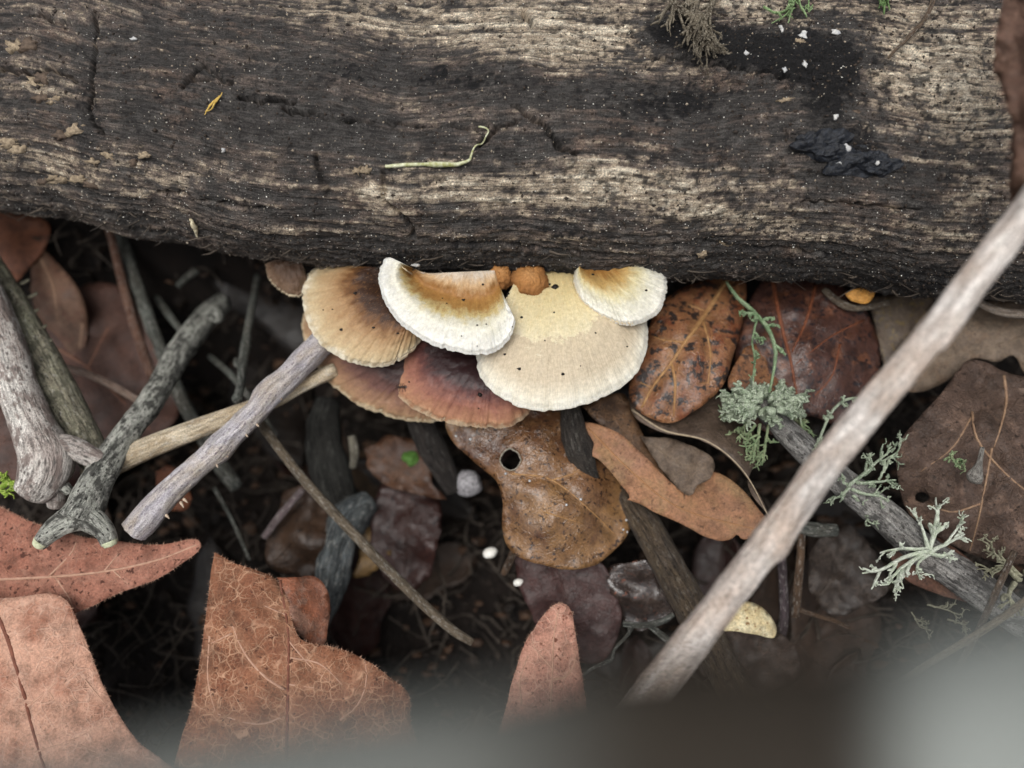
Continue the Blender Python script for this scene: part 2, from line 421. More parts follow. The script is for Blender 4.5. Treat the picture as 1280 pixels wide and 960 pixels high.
for pts, wp, dp in ([[(0, 84), (40, 92), (70, 88), (98, 104)], 2.4, .0018], [[(118, 20), (119, 60), (115, 110), (112, 150), (125, 168)], 2.2, .0011],
                    [[(226, 106), (255, 84), (290, 105)], 3, .0010], [[(240, 98), (290, 104)], 3, .0010], [[(300, 122), (320, 128), (372, 130)], 2.2, .0022], [[(354, 138), (394, 144)], 2.0, .002],
                    [[(400, 148), (500, 155), (600, 163)], 1.7, .0009], [[(640, 130), (680, 155), (700, 185), (720, 192)], 3, .0015], [[(600, 180), (620, 158), (645, 152)], 3, .0012],
                    [[(800, 66), (900, 84), (985, 100)], 2.5, .0012], [[(480, 215), (482, 250), (506, 275), (520, 300)], 3, .0010], [[(395, 195), (408, 240)], 4, .0010], [[(40, 20), (60, 24), (88, 31)], 2.5, .0013],
                    [[(655, 15), (664, 28)], 4, .0014], [[(560, 305), (760, 316)], 2.0, .0009], [[(1000, 250), (1150, 262)], 2, .0009], [[(200, 240), (330, 262)], 2, .0008], [[(880, 305), (1090, 322)], 2, .0008]):
    crack(pts, wp * .72, dp * 2.3, 3.0)
ny, nz_ = np.gradient(oz), -np.gradient(oy)
nl = np.hypot(ny, nz_); ny, nz_ = ny / nl, nz_ / nl
if (ny[NVV // 4] * oy[NVV // 4] + nz_[NVV // 4] * oz[NVV // 4]) < 0: ny, nz_ = -ny, -nz_
Pl = np.stack([U, cy[:, None] + oy[None] + ny[None] * hgt, LCZ + oz[None] + nz_[None] * hgt], -1)
i, j = np.meshgrid(np.arange(NU - 1), np.arange(NV), indexing='ij'); j2 = (j + 1) % NV
lq = np.stack([i * NV + j, i * NV + j2, (i + 1) * NV + j2, (i + 1) * NV + j], -1).reshape(-1, 4)
k = np.arange(NV); k2 = (k + 1) % NV
lt = np.vstack([np.stack([np.full(NV, NU * NV), k2, k], 1), np.stack([np.full(NV, NU * NV + 1), (NU - 1) * NV + k, (NU - 1) * NV + k2], 1)])
LV = np.vstack([Pl.reshape(-1, 3), [[u[0] - .002, cy[0], LCZ]], [[u[-1] + .002, cy[-1], LCZ]]])
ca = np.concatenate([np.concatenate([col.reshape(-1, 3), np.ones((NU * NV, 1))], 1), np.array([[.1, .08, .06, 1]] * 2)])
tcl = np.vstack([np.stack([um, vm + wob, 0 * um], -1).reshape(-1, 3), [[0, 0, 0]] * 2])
t = NT('weathered log wood'); tc = t.attr('tc', 'Vector'); cc = t.attr('col', 'Color')
f1 = t.noise(t.map(tc, sc=(.10, 1, 1)), 2.6, 4, .65); f2 = t.noise(tc, 3.2, 4, .7); f3 = t.noise(t.map(tc, sc=(.35, 1, 1)), 6.0, 2, .6)
cc2 = t.mix(.85, cc, t.ramp(f1, [(.32, .3), (.68, 1.7)]), 'MULTIPLY'); cc2 = t.mix(1.0, cc2, t.ramp(f2, [(.32, .3), (.70, 1.75)]), 'MULTIPLY')
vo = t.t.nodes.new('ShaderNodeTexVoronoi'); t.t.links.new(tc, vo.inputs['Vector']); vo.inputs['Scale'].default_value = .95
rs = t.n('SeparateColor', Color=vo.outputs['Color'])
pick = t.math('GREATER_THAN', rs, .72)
cc2 = t.mix(t.math('MULTIPLY', t.ramp(vo.outputs['Distance'], [(.07, 1.), (.16, 0.)]), pick), cc2, C4('#b9b2a4'))  # pale dots imitate wet glints in the wood colour
pits = t.ramp(t.noise(t.map(tc, sc=(.6, 1, 1), loc=(5, 5, 5)), 1.7, 4, .7), [(.28, .25), (.42, 1.)])
cc2 = t.mix(.8, cc2, pits, 'MULTIPLY')
hb = t.math('ADD', t.math('ADD', t.math('MULTIPLY', f1, .8), f2), t.math('MULTIPLY', f3, .5))
logm = t.out(cc2, t.ramp(f2, [(.3, .5), (.7, .85)]), hb, 1.0, .0007, .3)
log = thing('fallen_log', 'weathered grey-brown fallen log with flaking bark, mushrooms growing from its underside', 'log', (0, float(cy[NU // 2]), LCZ - LBL))
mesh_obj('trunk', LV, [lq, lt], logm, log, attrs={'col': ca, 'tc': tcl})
# lookup of the log's visible skin
_vis = np.zeros((NU, NV), bool); _vis[:, :NVV] = True
for a_ in range(NU): _vis[a_, :bi[a_]] = False
LPX, LPY, LP3 = qx[_vis], qy[_vis], Pl[_vis]
LNR = np.broadcast_to(np.stack([0 * ny, ny, nz_], -1)[None], Pl.shape)[_vis]
def log_at(x, y, lift=0.0):
    k = int(np.argmin((LPX - x) ** 2 + (LPY - y) ** 2))
    return LP3[k] + LNR[k] * lift, LNR[k]

def lump_geo(c, r, seed, nrm=(0, 0, 1), seg=8, amp=.35):
    """irregular crumb: a roughened ellipsoid"""
    a = np.linspace(0, 2 * np.pi, seg, endpoint=False); b = np.linspace(-np.pi / 2, np.pi / 2, max(4, seg // 2 + 1))
    A, B = np.meshgrid(a, b)
    d = np.stack([np.cos(A) * np.cos(B), np.sin(A) * np.cos(B), np.sin(B)], -1)
    rr = 1 + amp * vn(d[..., 0] * 1.7 + seed * 3.1, d[..., 1] * 1.7, d[..., 2] * 1.7, seed)
    V = d * rr[..., None] * np.asarray(r, float)
    q = Vector(nrm).to_track_quat('Z', 'Y').to_matrix()
    V = V.reshape(-1, 3) @ np.array(q).T + np.asarray(c)
    m = len(b); i, j = np.meshgrid(np.arange(m - 1), np.arange(seg), indexing='ij'); j2 = (j + 1) % seg
    Q = np.stack([i * seg + j, i * seg + j2, (i + 1) * seg + j2, (i + 1) * seg + j], -1).reshape(-1, 4)
    return V, [Q, np.zeros((0, 3), int)], V * 1000

# crumbs of rot and wood on the log, plus white bits imitating wet glints
def crumbs(name, cnt, rmin, rmax, mat, wfun, seed):
    r2 = np.random.default_rng(seed)
    wt = wfun(LPX, LPY); wt = np.clip(wt, 0, None); wt /= wt.sum()
    ks = r2.choice(len(LPX), cnt, p=wt)
    oc = np.array([[1, 0, 0], [0, 1, 0], [-1, 0, 0], [0, -1, 0], [0, 0, 1], [0, 0, -1]], float)
    of = np.array([[0, 1, 4], [1, 2, 4], [2, 3, 4], [3, 0, 4], [1, 0, 5], [2, 1, 5], [3, 2, 5], [0, 3, 5]])
    V = LP3[ks][:, None] + (oc[None] * (1 + .5 * r2.uniform(-1, 1, (cnt, 6, 3)))) * (rmin + (rmax - rmin) * r2.random((cnt, 1, 1)) ** 2.5) * r2.uniform(.5, 1.4, (cnt, 1, 3))
    F = of[None] + (np.arange(cnt) * 6)[:, None, None]
    o = mesh_obj(name, V.reshape(-1, 3), F.reshape(-1, 3), mat, log, smooth=False); o['kind'] = 'stuff'
inb = lambda x, y: ((x > -60) & (x < 1340) & (y > -60)).astype(float)
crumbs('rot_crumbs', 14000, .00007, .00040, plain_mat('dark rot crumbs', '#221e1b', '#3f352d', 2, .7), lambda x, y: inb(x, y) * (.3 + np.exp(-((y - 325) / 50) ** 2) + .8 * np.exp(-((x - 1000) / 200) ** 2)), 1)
crumbs('wood_crumbs', 2600, .00006, .00028, plain_mat('pale wood crumbs', '#857868', '#aea291', 2, .7), lambda x, y: inb(x, y), 2)
crumbs('white_glint_bits', 4200, .00005, .00015, plain_mat('white glint bits', '#c9c6bd', '#e8e6df', 2, .45), lambda x, y: inb(x, y) * (.4 + np.exp(-((y - 250) / 90) ** 2)), 3)  # white bits stand in for wet glints, highlight put into colour

# shreds of rotten fibre along the underside
r5 = np.random.default_rng(77); gs = []
for q in range(150):
    kx = r5.uniform(-20, 1300); by = float(np.interp(kx, LB[:, 0], LB[:, 1])); c, nn = log_at(kx, by - r5.uniform(1, 34) * r5.random(), -.0001)
    d = np.array([r5.choice([-1, 1]) * r5.uniform(.5, 1), -.25 * r5.random(), r5.uniform(-.5, .15)]); L = r5.uniform(.0012, .006)
    p_ = [c, c + d * L * .5 + np.asarray(nn) * .0004, c + d * L + np.asarray(nn) * r5.uniform(-.0002, .0011)]
    gs.append(tube_geo(spline(np.array(p_), 6), r5.uniform(.00008, .0003) * np.linspace(1, .3, 6), 5, .2, q))
V, F, tcx = merge(gs)
o = mesh_obj('fibre_shreds', V, F, plain_mat('fibre shreds', '#2c2722', '#584f46', .2, .85), log, attrs={'tc': tcx}); o['kind'] = 'stuff'

# black charred lumps and white flecks on it, bark flakes, straw
tarm = plain_mat('black tarry crust', '#0d0f14', '#1d222b', 1.6, .42, .8, .5)
for (x, y, rx, ry, rz, sd_) in ((1030, 184, .0052, .0029, .0018, 1), (1068, 199, .0052, .0031, .0020, 2), (1098, 207, .0034, .0025, .0016, 4), (1012, 180, .0026, .0019, .0012, 5)):
    c, nn = log_at(x, y, -.0001)
    V, F, tcx = lump_geo(c, (rx * .95, ry * .9, rz * 1.1), sd_, nn, 72, .55)
    V = V + (np.asarray(nn) * (fbm(V[:, 0] * 700, V[:, 1] * 700, V[:, 2] * 700, 5, sd_, .65) * .0016)[:, None])
    o = mesh_obj('black_crust', V, F, tarm, log); o['label'] = 'black tarry crust on the log'
flk = plain_mat('white flecks', '#9fa1a4', '#c9c7c1', 1.5, .6)
for q, (x, y, rx, ry) in enumerate(((977, 38, .0006, .0011), (1003, 47, .0010, .0014), (1043, 44, .0010, .0009), (930, 74, .0006, .0006), (1003, 89, .0006, .0010), (976, 96, .0006, .0008), (1052, 187, .0009, .0013), (1091, 207, .0005, .0005), (1038, 153, .0006, .0008), (167, 47, .0009, .0006), (1044, 207, .0006, .0004), (520, 328, .0012, .0005), (280, 188, .0005, .0005))):
    c, nn = log_at(x, y, .0003 if not 1000 < x < 1120 or y < 150 else .0016)
    V, F, tcx = lump_geo(c, (rx * .75, ry * .75, .0003), q, nn, 10, .9); mesh_obj('fleck', V, F, flk, log)
flm = plain_mat('bark flakes', '#6d6050', '#a09078', 1.6, .8, .7)
dkm = plain_mat('dark bark flakes', '#453b33', '#66574a', 1.6, .8, .7)
def flake(x, y, L, wd, ang, mat, seed, lift=.0003):
    c, nn = log_at(x, y, lift)
    r2 = np.random.default_rng(seed); m = 18
    a = np.linspace(0, 2 * np.pi, m, endpoint=False); rr = 1 + .55 * r2.uniform(-1, 1, m)
    pl = np.stack([np.cos(a) * L * rr * .5, np.sin(a) * wd * rr * .5], 1)
    e1 = np.array([1.0, 0, 0]); e2 = np.cross(nn, e1); e2 /= np.linalg.norm(e2)
    ca_, sa_ = math.cos(ang), math.sin(ang); X = e1 * ca_ + e2 * sa_; Y = -e1 * sa_ + e2 * ca_
    top = c + pl[:, :1] * X + pl[:, 1:] * Y + np.asarray(nn) * (r2.uniform(0, .0003, (m, 1))); bot = top - np.asarray(nn) * .0010
    V = np.vstack([top, bot, [c + np.asarray(nn) * .00015]])
    k = np.arange(m); k2 = (k + 1) % m
    mesh_obj('bark_flake', V, [np.stack([k, k2, k2 + m, k + m], 1)[:, ::-1], np.stack([k, k2, np.full(m, 2 * m)], 1)], mat, log, smooth=False)
for q, (x, y, L, wd, an) in enumerate(((82, 165, .006, .0030, .1), (75, 222, .0055, .0022, -.15), (108, 228, .006, .0022, -.2), (62, 230, .004, .0016, .1), (125, 200, .004, .002, .1), (45, 97, .006, .0035, 0), (60, 120, .005, .003, .2),
                                       (15, 185, .006, .003, 0), (30, 60, .008, .004, -.1), (170, 200, .004, .002, 0), (880, 314, .0032, .0028, 0), (905, 310, .0050, .0032, 0), (925, 292, .0024, .002, .3), (450, 215, .003, .0028, 0), (985, 121, .0045, .0013, -.1), (1070, 135, .004, .0014, -.3), (1000, 55, .0038, .0020, 0))):
    for k in range(2 if x < 800 else 1):
        flake(x + (k * 14 - 7) * (x < 800) + 3 * math.sin(q * 3 + k), y + 5 * math.cos(q * 5 + k * 2), L * .55, wd * .55, an + .3 * math.sin(q + k), flm if (q + k) % 3 else dkm, q * 3 + k + 40, .0002)
def log_strand(pts, wpx, lift):
    s = spline(pts, 24); P = np.array([log_at(a, b, lift)[0] for a, b in s])
    for _ in range(3): P[1:-1] = (P[:-2] + 2 * P[1:-1] + P[2:]) / 4
    wv = np.interp(np.linspace(0, 1, 24), np.linspace(0, 1, len(wpx)), wpx)
    return tube_geo(P, wv * .5 * K * .155, 6)
V, F, tcx = merge([log_strand([(257, 145), (263, 134), (277, 122)], [1, 3, 1], .0005), log_strand([(261, 142), (270, 131), (281, 119)], [1, 2.5, 1], .0006)])
tag(mesh_obj('straw_fleck', V, F, plain_mat('yellow straw', '#a98a3e', '#cdb063', 2), attrs={'tc': tcx}), 'short yellow straw splinter lying on the log bark', 'splinter')
V, F, tcx = merge([log_strand([(528, 206), (545, 207), (565, 206), (580, 204), (588, 200)], [3, 7, 6, 5, 3], .0006), log_strand([(588, 200), (590, 190), (596, 182), (612, 164), (598, 160)], [3, 2, 2, 2, 2], .0006), log_strand([(482, 209), (510, 207), (530, 206)], [4, 5, 4], .0004)])
tag(mesh_obj('moss_strand', V, F, plain_mat('pale green strand', '#8b8c55', '#c9cbb0', 1.0), attrs={'tc': tcx}), 'thin pale green moss strand stuck on the log', 'moss')
V, F, tcx = merge([log_strand([(238, 273), (243, 280), (247, 291)], [3, 8, 2], .0006)])
tag(mesh_obj('seed_husk', V, F, plain_mat('cream husk', '#a99d7f', '#cfc6ab', 2), attrs={'tc': tcx}), 'small cream seed husk low on the log side', 'husk')
V, F, tcx = merge([log_strand([(1161, -20), (1161, 10), (1150, 35), (1128, 58), (1104, 82)], [7, 6, 6, 5, 3], .0016)])
tag(mesh_obj('curved_twig', V, F, bark_mat('curved twig', '#6d5a4a', '#8f7b66', '#574638', fine=2), attrs={'tc': tcx}), 'thin curved brown twig lying on pale log wood', 'twig')

# ------------------------------------------------------------------ mushrooms
CAPS = {}
def cap_mat(name, stops, streak=.25, fleck=None, flr=(.0, .5), ragged=None, mott=.35, rough=.55, margin=None, fibw=.5):
    t = NT(name); s = t.attr('s'); a = t.attr('ang'); p = t.mm()
    st = t.n('CombineXYZ', X=t.math('MULTIPLY', a, 1.0), Y=t.math('MULTIPLY', s, 2.0), Z=0.0)
    gr = t.noise(p, 1.6, 5, .7); n1 = t.noise(t.map(st, sc=(1.5, 1, 1)), 3.0, 4, .6); n2 = t.noise(p, .45, 5, .65); n3 = t.noise(t.map(st, sc=(9, .8, 1)), 3.0, 3, .6)
    so_ = t.math('ADD', s, t.math('MULTIPLY', t.math('SUBTRACT', n1, .5), .26)); so_ = t.math('ADD', so_, t.math('MULTIPLY', t.math('SUBTRACT', n2, .5), mott))
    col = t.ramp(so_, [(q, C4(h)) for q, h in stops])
    if ragged:                 # a water-soaked zone with a ragged edge
        r0, hx = ragged
        rg = t.math('ADD', s, t.math('MULTIPLY', t.math('SUBTRACT', t.noise(p, .35, 6, .7), .5), .55)); rg = t.math('ADD', rg, t.math('MULTIPLY', t.math('SUBTRACT', a, 3.0), .04))
        f = t.math('MULTIPLY', t.ramp(rg, [(r0, 0.), (r0 + .02, 1.)]), t.ramp(s, [(.80, 1.), (.97, 0.)]))
        col = t.mix(t.math('MULTIPLY', f, .8), col, C4(hx))
    col = t.mix(streak, col, t.ramp(n3, [(.3, .55), (.7, 1.25)]), 'MULTIPLY')
    col = t.mix(.6, col, t.ramp(gr, [(.3, .65), (.7, 1.22)]), 'MULTIPLY')
    fib = t.noise(t.map(st, sc=(26, 1.6, 1)), 3.0, 4, .65)
    col = t.mix(fibw, col, t.ramp(fib, [(.34, .7), (.62, 1.12)]), 'MULTIPLY')
    dirt = t.ramp(t.noise(t.map(p, loc=(3, 8, 1)), 2.3, 4, .7), [(.66, 0.), (.76, .55)])
    col = t.mix(dirt, col, C4('#5a4028'))
    if fleck:                  # brown fibre flecks near the base
        fl = t.ramp(t.noise(t.map(st, sc=(4, 1.4, 1)), 9.0, 3, .7), [(.56, 0.), (.66, 1.)])
        col = t.mix(t.math('MULTIPLY', t.math('MULTIPLY', fl, t.ramp(s, [(flr[0], 1.), (flr[1], 0.)])), .75), col, C4(fleck))
    h = t.math('ADD', t.math('MULTIPLY', n3, t.ramp(s, [(.4, .25), (.95, 1.)])), t.math('ADD', t.math('MULTIPLY', t.noise(p, 2.6, 3), .4), t.math('MULTIPLY', fib, fibw)))
    return t.out(col, rough, h, .4, .0004, .32, sss=.12, ssss=.0012, sssr=(1, .75, .5))

gillm = plain_mat('cream gills', '#cbb693', '#e3d6ba', 1.2, .7, .3, .2, sss=.1)
stemm = plain_mat('mushroom stem', '#c8b48f', '#e3d8be', .8, .7, .4, .2)

def cap(outline, base, zfun, label, mat, wig=1.2, thick=.0022, seed=0, NT_=200, NS=64, cat='mushroom', stem=True, group='shelf mushrooms growing from the log', prof=None):
    """fan-shaped cap; outline: pixels round the margin, base: the two pixels where it joins the log, zfun(s,t)->height"""
    o = spline(outline, NT_); tt = np.linspace(0, 1, NT_)
    dv = np.gradient(o, axis=0); nn = np.stack([-dv[:, 1], dv[:, 0]], 1); nn /= np.linalg.norm(nn, axis=1)[:, None] + 1e-9
    o = o + nn * (1.6 * wig * fbm(tt * 11 + seed, 0 * tt, 0, 4, seed) + .8 * vn(tt * 110, 0 * tt, 0, seed + 5) - 2.2 * sst(.72, .95, vn(tt * 26 + seed, 0 * tt, 0, seed + 8)))[:, None]
    b = np.asarray(base[0], float)[None] * (1 - tt[:, None]) + np.asarray(base[1], float)[None] * tt[:, None]
    s = np.linspace(0, 1, NS) ** .85
    Sg, Tg = np.meshgrid(s, tt, indexing='ij')
    pp = prof(Sg, Tg) if prof else Sg
    XY = b[None] * (1 - pp[..., None]) + o[None] * pp[..., None]
    z = zfun(Sg, Tg)
    z = z - .0007 * sst(.94, 1.0, Sg) + .00013 * vn(Tg * 60, Sg * 2, 0, seed) * sst(.5, 1, Sg) + .0006 * fbm(Tg * 7, Sg * 4, seed, 4, seed)
    P = W(XY[..., 0], XY[..., 1], z)
    # underside with gill plates
    gil = (np.abs(((Tg * 90) % 1) - .5) * 2)
    th = thick * (1 - Sg ** 2.2) + .00035
    zb = z - th - .0009 * gil * np.clip(1 - Sg, 0, 1) ** .5 * sst(0, .1, 1 - Sg)
    Pb = P.copy(); Pb[..., 2] = zb
    n, m = NS, NT_
    i, j = np.meshgrid(np.arange(n - 1), np.arange(m - 1), indexing='ij')
    Q = np.stack([i * m + j, (i + 1) * m + j, (i + 1) * m + j + 1, i * m + j + 1], -1).reshape(-1, 4)
    rim = np.stack([P[-1], Pb[-1]]).reshape(-1, 3); rb = n * m
    k = np.arange(m - 1); RQ = np.stack([(n - 1) * m + k, rb + k, rb + k + 1, (n - 1) * m + k + 1], 1)
    c0 = P[0].mean(0)
    root = thing('shelf_mushroom', label, cat, c0, group)
    # arc length across the cap in mm keeps the streak width even
    sa = np.concatenate([P.reshape(-1, 3), Pb[-1]])
    co = mesh_obj('cap', sa, [Q, RQ], mat, root, attrs={'s': np.concatenate([Sg.ravel(), np.ones(m)]), 'ang': np.concatenate([Tg.ravel() * 6, tt * 6])})
    mesh_obj('gills', Pb.reshape(-1, 3) + [0, 0, -.00002], Q[:, ::-1], gillm, root)
    if stem:
        mid = Pb[2, m // 2]; q0 = Pb[NS // 4, m // 2] + [0, 0, -.0012]; mid = mid + [0, 0, -.0016]; q1 = mid + [0, .012, .007]
        V, F, tcx = tube_geo(spline([q0, (q0 + mid) / 2 + [0, .001, -.001], mid, q1], 12), np.linspace(.0014, .0026, 12), 14, .1, seed)
        mesh_obj('stem', V, F, stemm, root, attrs={'tc': tcx})
    px_, py_, _ = proj(P.reshape(-1, 3))
    return root, (px_, py_, P.reshape(-1, 3), co)

ZB = .0435
def zf(zb, zm, dome, dip=0.0, tilt=0.0, p=1.0):
    return lambda s, t: zb + (zm - zb) * s ** p + dome * np.sin(np.pi * s ** .9) + dip * np.exp(-((s - .25) / .2) ** 2) + tilt * (t - .5) * s
BROWN = 'dark chestnut'
m2 = cap_mat('umber cap', [(0., '#201413'), (.50, '#33211f'), (.68, '#664841'), (.86, '#8c6b54'), (.955, '#a08264'), (1., '#cbb899')], .06, fibw=.18, mott=.12, rough=.5)  # dark inner stops mix brown pigment with painted shade of overlapping caps
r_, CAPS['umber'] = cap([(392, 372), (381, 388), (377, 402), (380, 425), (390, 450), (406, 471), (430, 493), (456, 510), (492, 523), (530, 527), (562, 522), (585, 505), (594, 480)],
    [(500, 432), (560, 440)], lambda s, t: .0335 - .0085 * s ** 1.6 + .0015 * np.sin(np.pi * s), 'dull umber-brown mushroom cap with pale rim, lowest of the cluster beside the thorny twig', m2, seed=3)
m3 = cap_mat('chestnut cap', [(0., '#1f1214'), (.48, '#2c1a1b'), (.60, '#5c3a36'), (.76, '#8f6152'), (.93, '#a87c60'), (.965, '#b89274'), (1., '#cfb698')], .06, fibw=.18, mott=.14, rough=.42)  # dark centre is part pigment, part occlusion shade put into the ramp
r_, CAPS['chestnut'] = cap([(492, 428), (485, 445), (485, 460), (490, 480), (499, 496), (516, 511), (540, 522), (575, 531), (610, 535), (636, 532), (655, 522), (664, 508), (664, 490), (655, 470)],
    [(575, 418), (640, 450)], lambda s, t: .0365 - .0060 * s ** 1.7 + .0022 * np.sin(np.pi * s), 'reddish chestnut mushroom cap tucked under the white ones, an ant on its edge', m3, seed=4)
m1 = cap_mat('tan cap', [(0., '#1d110c'), (.42, '#321e13'), (.54, '#6a4829'), (.64, '#987855'), (.80, '#ae9470'), (.90, '#b8a482'), (.965, '#c4b598'), (1., '#dcd3bd')], .05, '#7d5a38', (.4, .8), mott=.10, fibw=.2)  # base darkened by pigment and by painted shade under the white cap
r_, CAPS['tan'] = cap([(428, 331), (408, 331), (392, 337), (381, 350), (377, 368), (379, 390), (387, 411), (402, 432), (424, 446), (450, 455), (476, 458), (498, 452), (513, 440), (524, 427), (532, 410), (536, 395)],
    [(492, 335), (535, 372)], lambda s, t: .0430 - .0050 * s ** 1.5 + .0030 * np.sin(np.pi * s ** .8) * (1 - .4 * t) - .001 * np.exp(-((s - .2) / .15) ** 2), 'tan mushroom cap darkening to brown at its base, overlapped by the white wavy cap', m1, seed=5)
m5 = cap_mat('cream cap', [(0., '#c4ae7c'), (.25, '#cdbd90'), (.5, '#d0c5a4'), (.72, '#cdc4ae'), (.88, '#d6d0be'), (.97, '#dedacb'), (1., '#e2dfd3')], .10, '#a9783c', (.12, .62), ragged=(.52, '#b8a88f'), mott=.12)
r_, CAPS['cream'] = cap([(640, 382), (622, 400), (606, 420), (595, 444), (597, 465), (608, 482), (626, 497), (650, 508), (680, 514), (710, 510), (745, 500), (774, 486), (796, 464), (808, 437), (810, 410), (806, 392), (796, 376), (780, 360)],
    [(650, 326), (735, 328)], lambda s, t: .0425 - .0030 * s ** 2 + .0022 * np.sin(np.pi * s ** .8) - .0012 * np.exp(-((s - .1) / .2) ** 2), 'largest cream mushroom cap with a ragged water-stained zone and striped rim', m5, thick=.003, seed=6)
m6 = cap_mat('ivory cap', [(0., '#80562a'), (.18, '#976d38'), (.38, '#b89a62'), (.54, '#cbc098'), (.72, '#d2cebb'), (.9, '#dad7ca'), (1., '#e2dfd5')], .16, '#8c5e2c', (.15, .55), mott=.2)
r_, CAPS['ivory'] = cap([(719, 338), (717, 350), (722, 366), (736, 385), (757, 398), (780, 405), (804, 402), (823, 389), (832, 370), (834, 352), (828, 338)],
    [(728, 330), (756, 326)], lambda s, t: .0455 - .0008 * s + .0020 * np.sin(np.pi * s ** .8) - .001 * np.exp(-((s - .15) / .15) ** 2), 'small ivory mushroom cap with golden base, overlapping the large cream cap', m6, seed=7, NS=48, thick=.0016)
m4 = cap_mat('white curled cap', [(0., '#c2b6a6'), (.16, '#b89a74'), (.30, '#8f6535'), (.44, '#a57f48'), (.54, '#c8b682'), (.64, '#d2cebb'), (.80, '#d9d7cc'), (1., '#dfded8')], .08, '#8f5f2b', (.42, .72), mott=.24)
def z4(s, t):
    chan = -.0022 * np.exp(-((s - .34) / .16) ** 2)
    rise = .0045 * np.clip(1 - t * 3.2, 0, 1) ** 1.5 * s + .0042 * np.clip((t - .80) / .2, 0, 1) ** 1.3 * s ** 2
    return .0462 + chan + .0022 * np.exp(-((s - .68) / .2) ** 2) - .0006 * s ** 3 + rise
r_, CAPS['white'] = cap([(496, 326), (487, 321), (479, 326), (473, 341), (475, 362), (483, 381), (496, 399), (516, 416), (540, 430), (565, 438), (590, 443), (612, 441), (630, 431), (641, 415), (644, 402), (641, 394), (634, 390)],
    [(528, 342), (618, 338)], z4, 'white wavy mushroom cap with curled-up end and orange-brown hollow, on top of the cluster', m4, seed=8, thick=.0016, wig=.8, stem=False)
mb = cap_mat('orange button', [(0., '#b98a58'), (.6, '#a0703f'), (1., '#7f542c')], .1, '#6a4220', (.5, 1.), mott=.6, rough=.8)
for (x, y, rx, ry, sd_, lb) in ((625, 347, 17, 17, 1, 'smaller orange-brown felted mushroom button at the log edge'), (661, 352, 23, 24, 2, 'larger orange-brown felted mushroom button on the cream cap')):
    rad = lambda q: q * K * .152
    c = W(x, y, .0432)
    V, F, tcx = lump_geo((0, 0, 0), (rad(rx), rad(ry), .0024), sd_ + 4, (0, 0, 1), 64, .2)
    V = V + (V / (np.linalg.norm(V, axis=1)[:, None] + 1e-9)) * (fbm(V[:, 0] * 2600, V[:, 1] * 2600, V[:, 2] * 2600, 3, sd_) * .0006)[:, None] + c
    d = np.hypot(V[:, 0] - c[0], V[:, 1] - c[1]) / rad(rx)
    root = thing('mushroom_button', lb, 'mushroom', c - [0, 0, .002], 'orange mushroom buttons under the log')
    mesh_obj('cap', V, F, mb, root, attrs={'s': np.clip(d, 0, 1), 'ang': np.arctan2(V[:, 1] - c[1], V[:, 0] - c[0])})
    V, F, tcx = tube_geo(np.array([c + [0, .0005, -.0012], c + [0, .003, .0005], c + [0, .006, .003]]), .0016, 10)
    mesh_obj('stem', V, F, stemm, root, attrs={'tc': tcx})
m8 = cap_mat('dull brown cap', [(0., '#3a2b22'), (.5, '#4d3a2d'), (.9, '#6a5442'), (1., '#8a7460')], .3, mott=.3)
cap([(332, 330), (334, 345), (342, 357), (354, 366), (366, 370), (378, 368), (386, 352)], [(350, 322), (375, 322)], lambda s, t: .0400 - .003 * s + .0012 * np.sin(np.pi * s), 'small dull brown mushroom cap half hidden under the log edge', m8, seed=9, NT_=80, NS=30, thick=.0014)

def on_cap(key, x, y):
    px_, py_, P, _ = CAPS[key]; k = int(np.argmin((px_ - x) ** 2 + (py_ - y) ** 2)); return P[k]
blackm = plain_mat('black speck', '#0b0908', '#16120f', 3, .5)
sp = {'tan': [(444, 367, 2.2), (427, 412, 2), (467, 409, 1.8), (497, 417, 1.5), (416, 387, 1), (404, 387, 1)],
      'white': [(579, 375, 2), (604, 356, 1.6), (553, 373, 1), (558, 380, 1), (608, 406, 1), (596, 407, 1.2), (577, 420, .9), (597, 433, .8), (640, 409, 1)],
      'cream': [(626, 363, 1.8), (630, 368, 1.4), (634, 368, 1.4), (626, 381, 1.5), (652, 397, 1.8), (694, 358, 4), (687, 354, 1.8), (693, 390, 1.2), (648, 462, 2.1), (704, 468, 2), (631, 444, 1.6), (744, 416, 1.1), (784, 434, 1.2), (725, 457, .9), (681, 427, .9)],
      'ivory': [(741, 344, 1.8), (808, 363, 1.5)], 'chestnut': [(600, 493, 3), (598, 510, 1), (512, 478, 1.2)]}
for key, lst in sp.items():
    for (x, y, r) in lst:
        c = on_cap(key, x, y); V, F, tcx = lump_geo(c + np.array([0, 0, .00006]), np.array([1.25, .95, .7]) * r * K * .15, int(x), (0, 0, 1), 8, .4)
        mesh_obj('dirt_speck', V, F, blackm, CAPS[key][3])
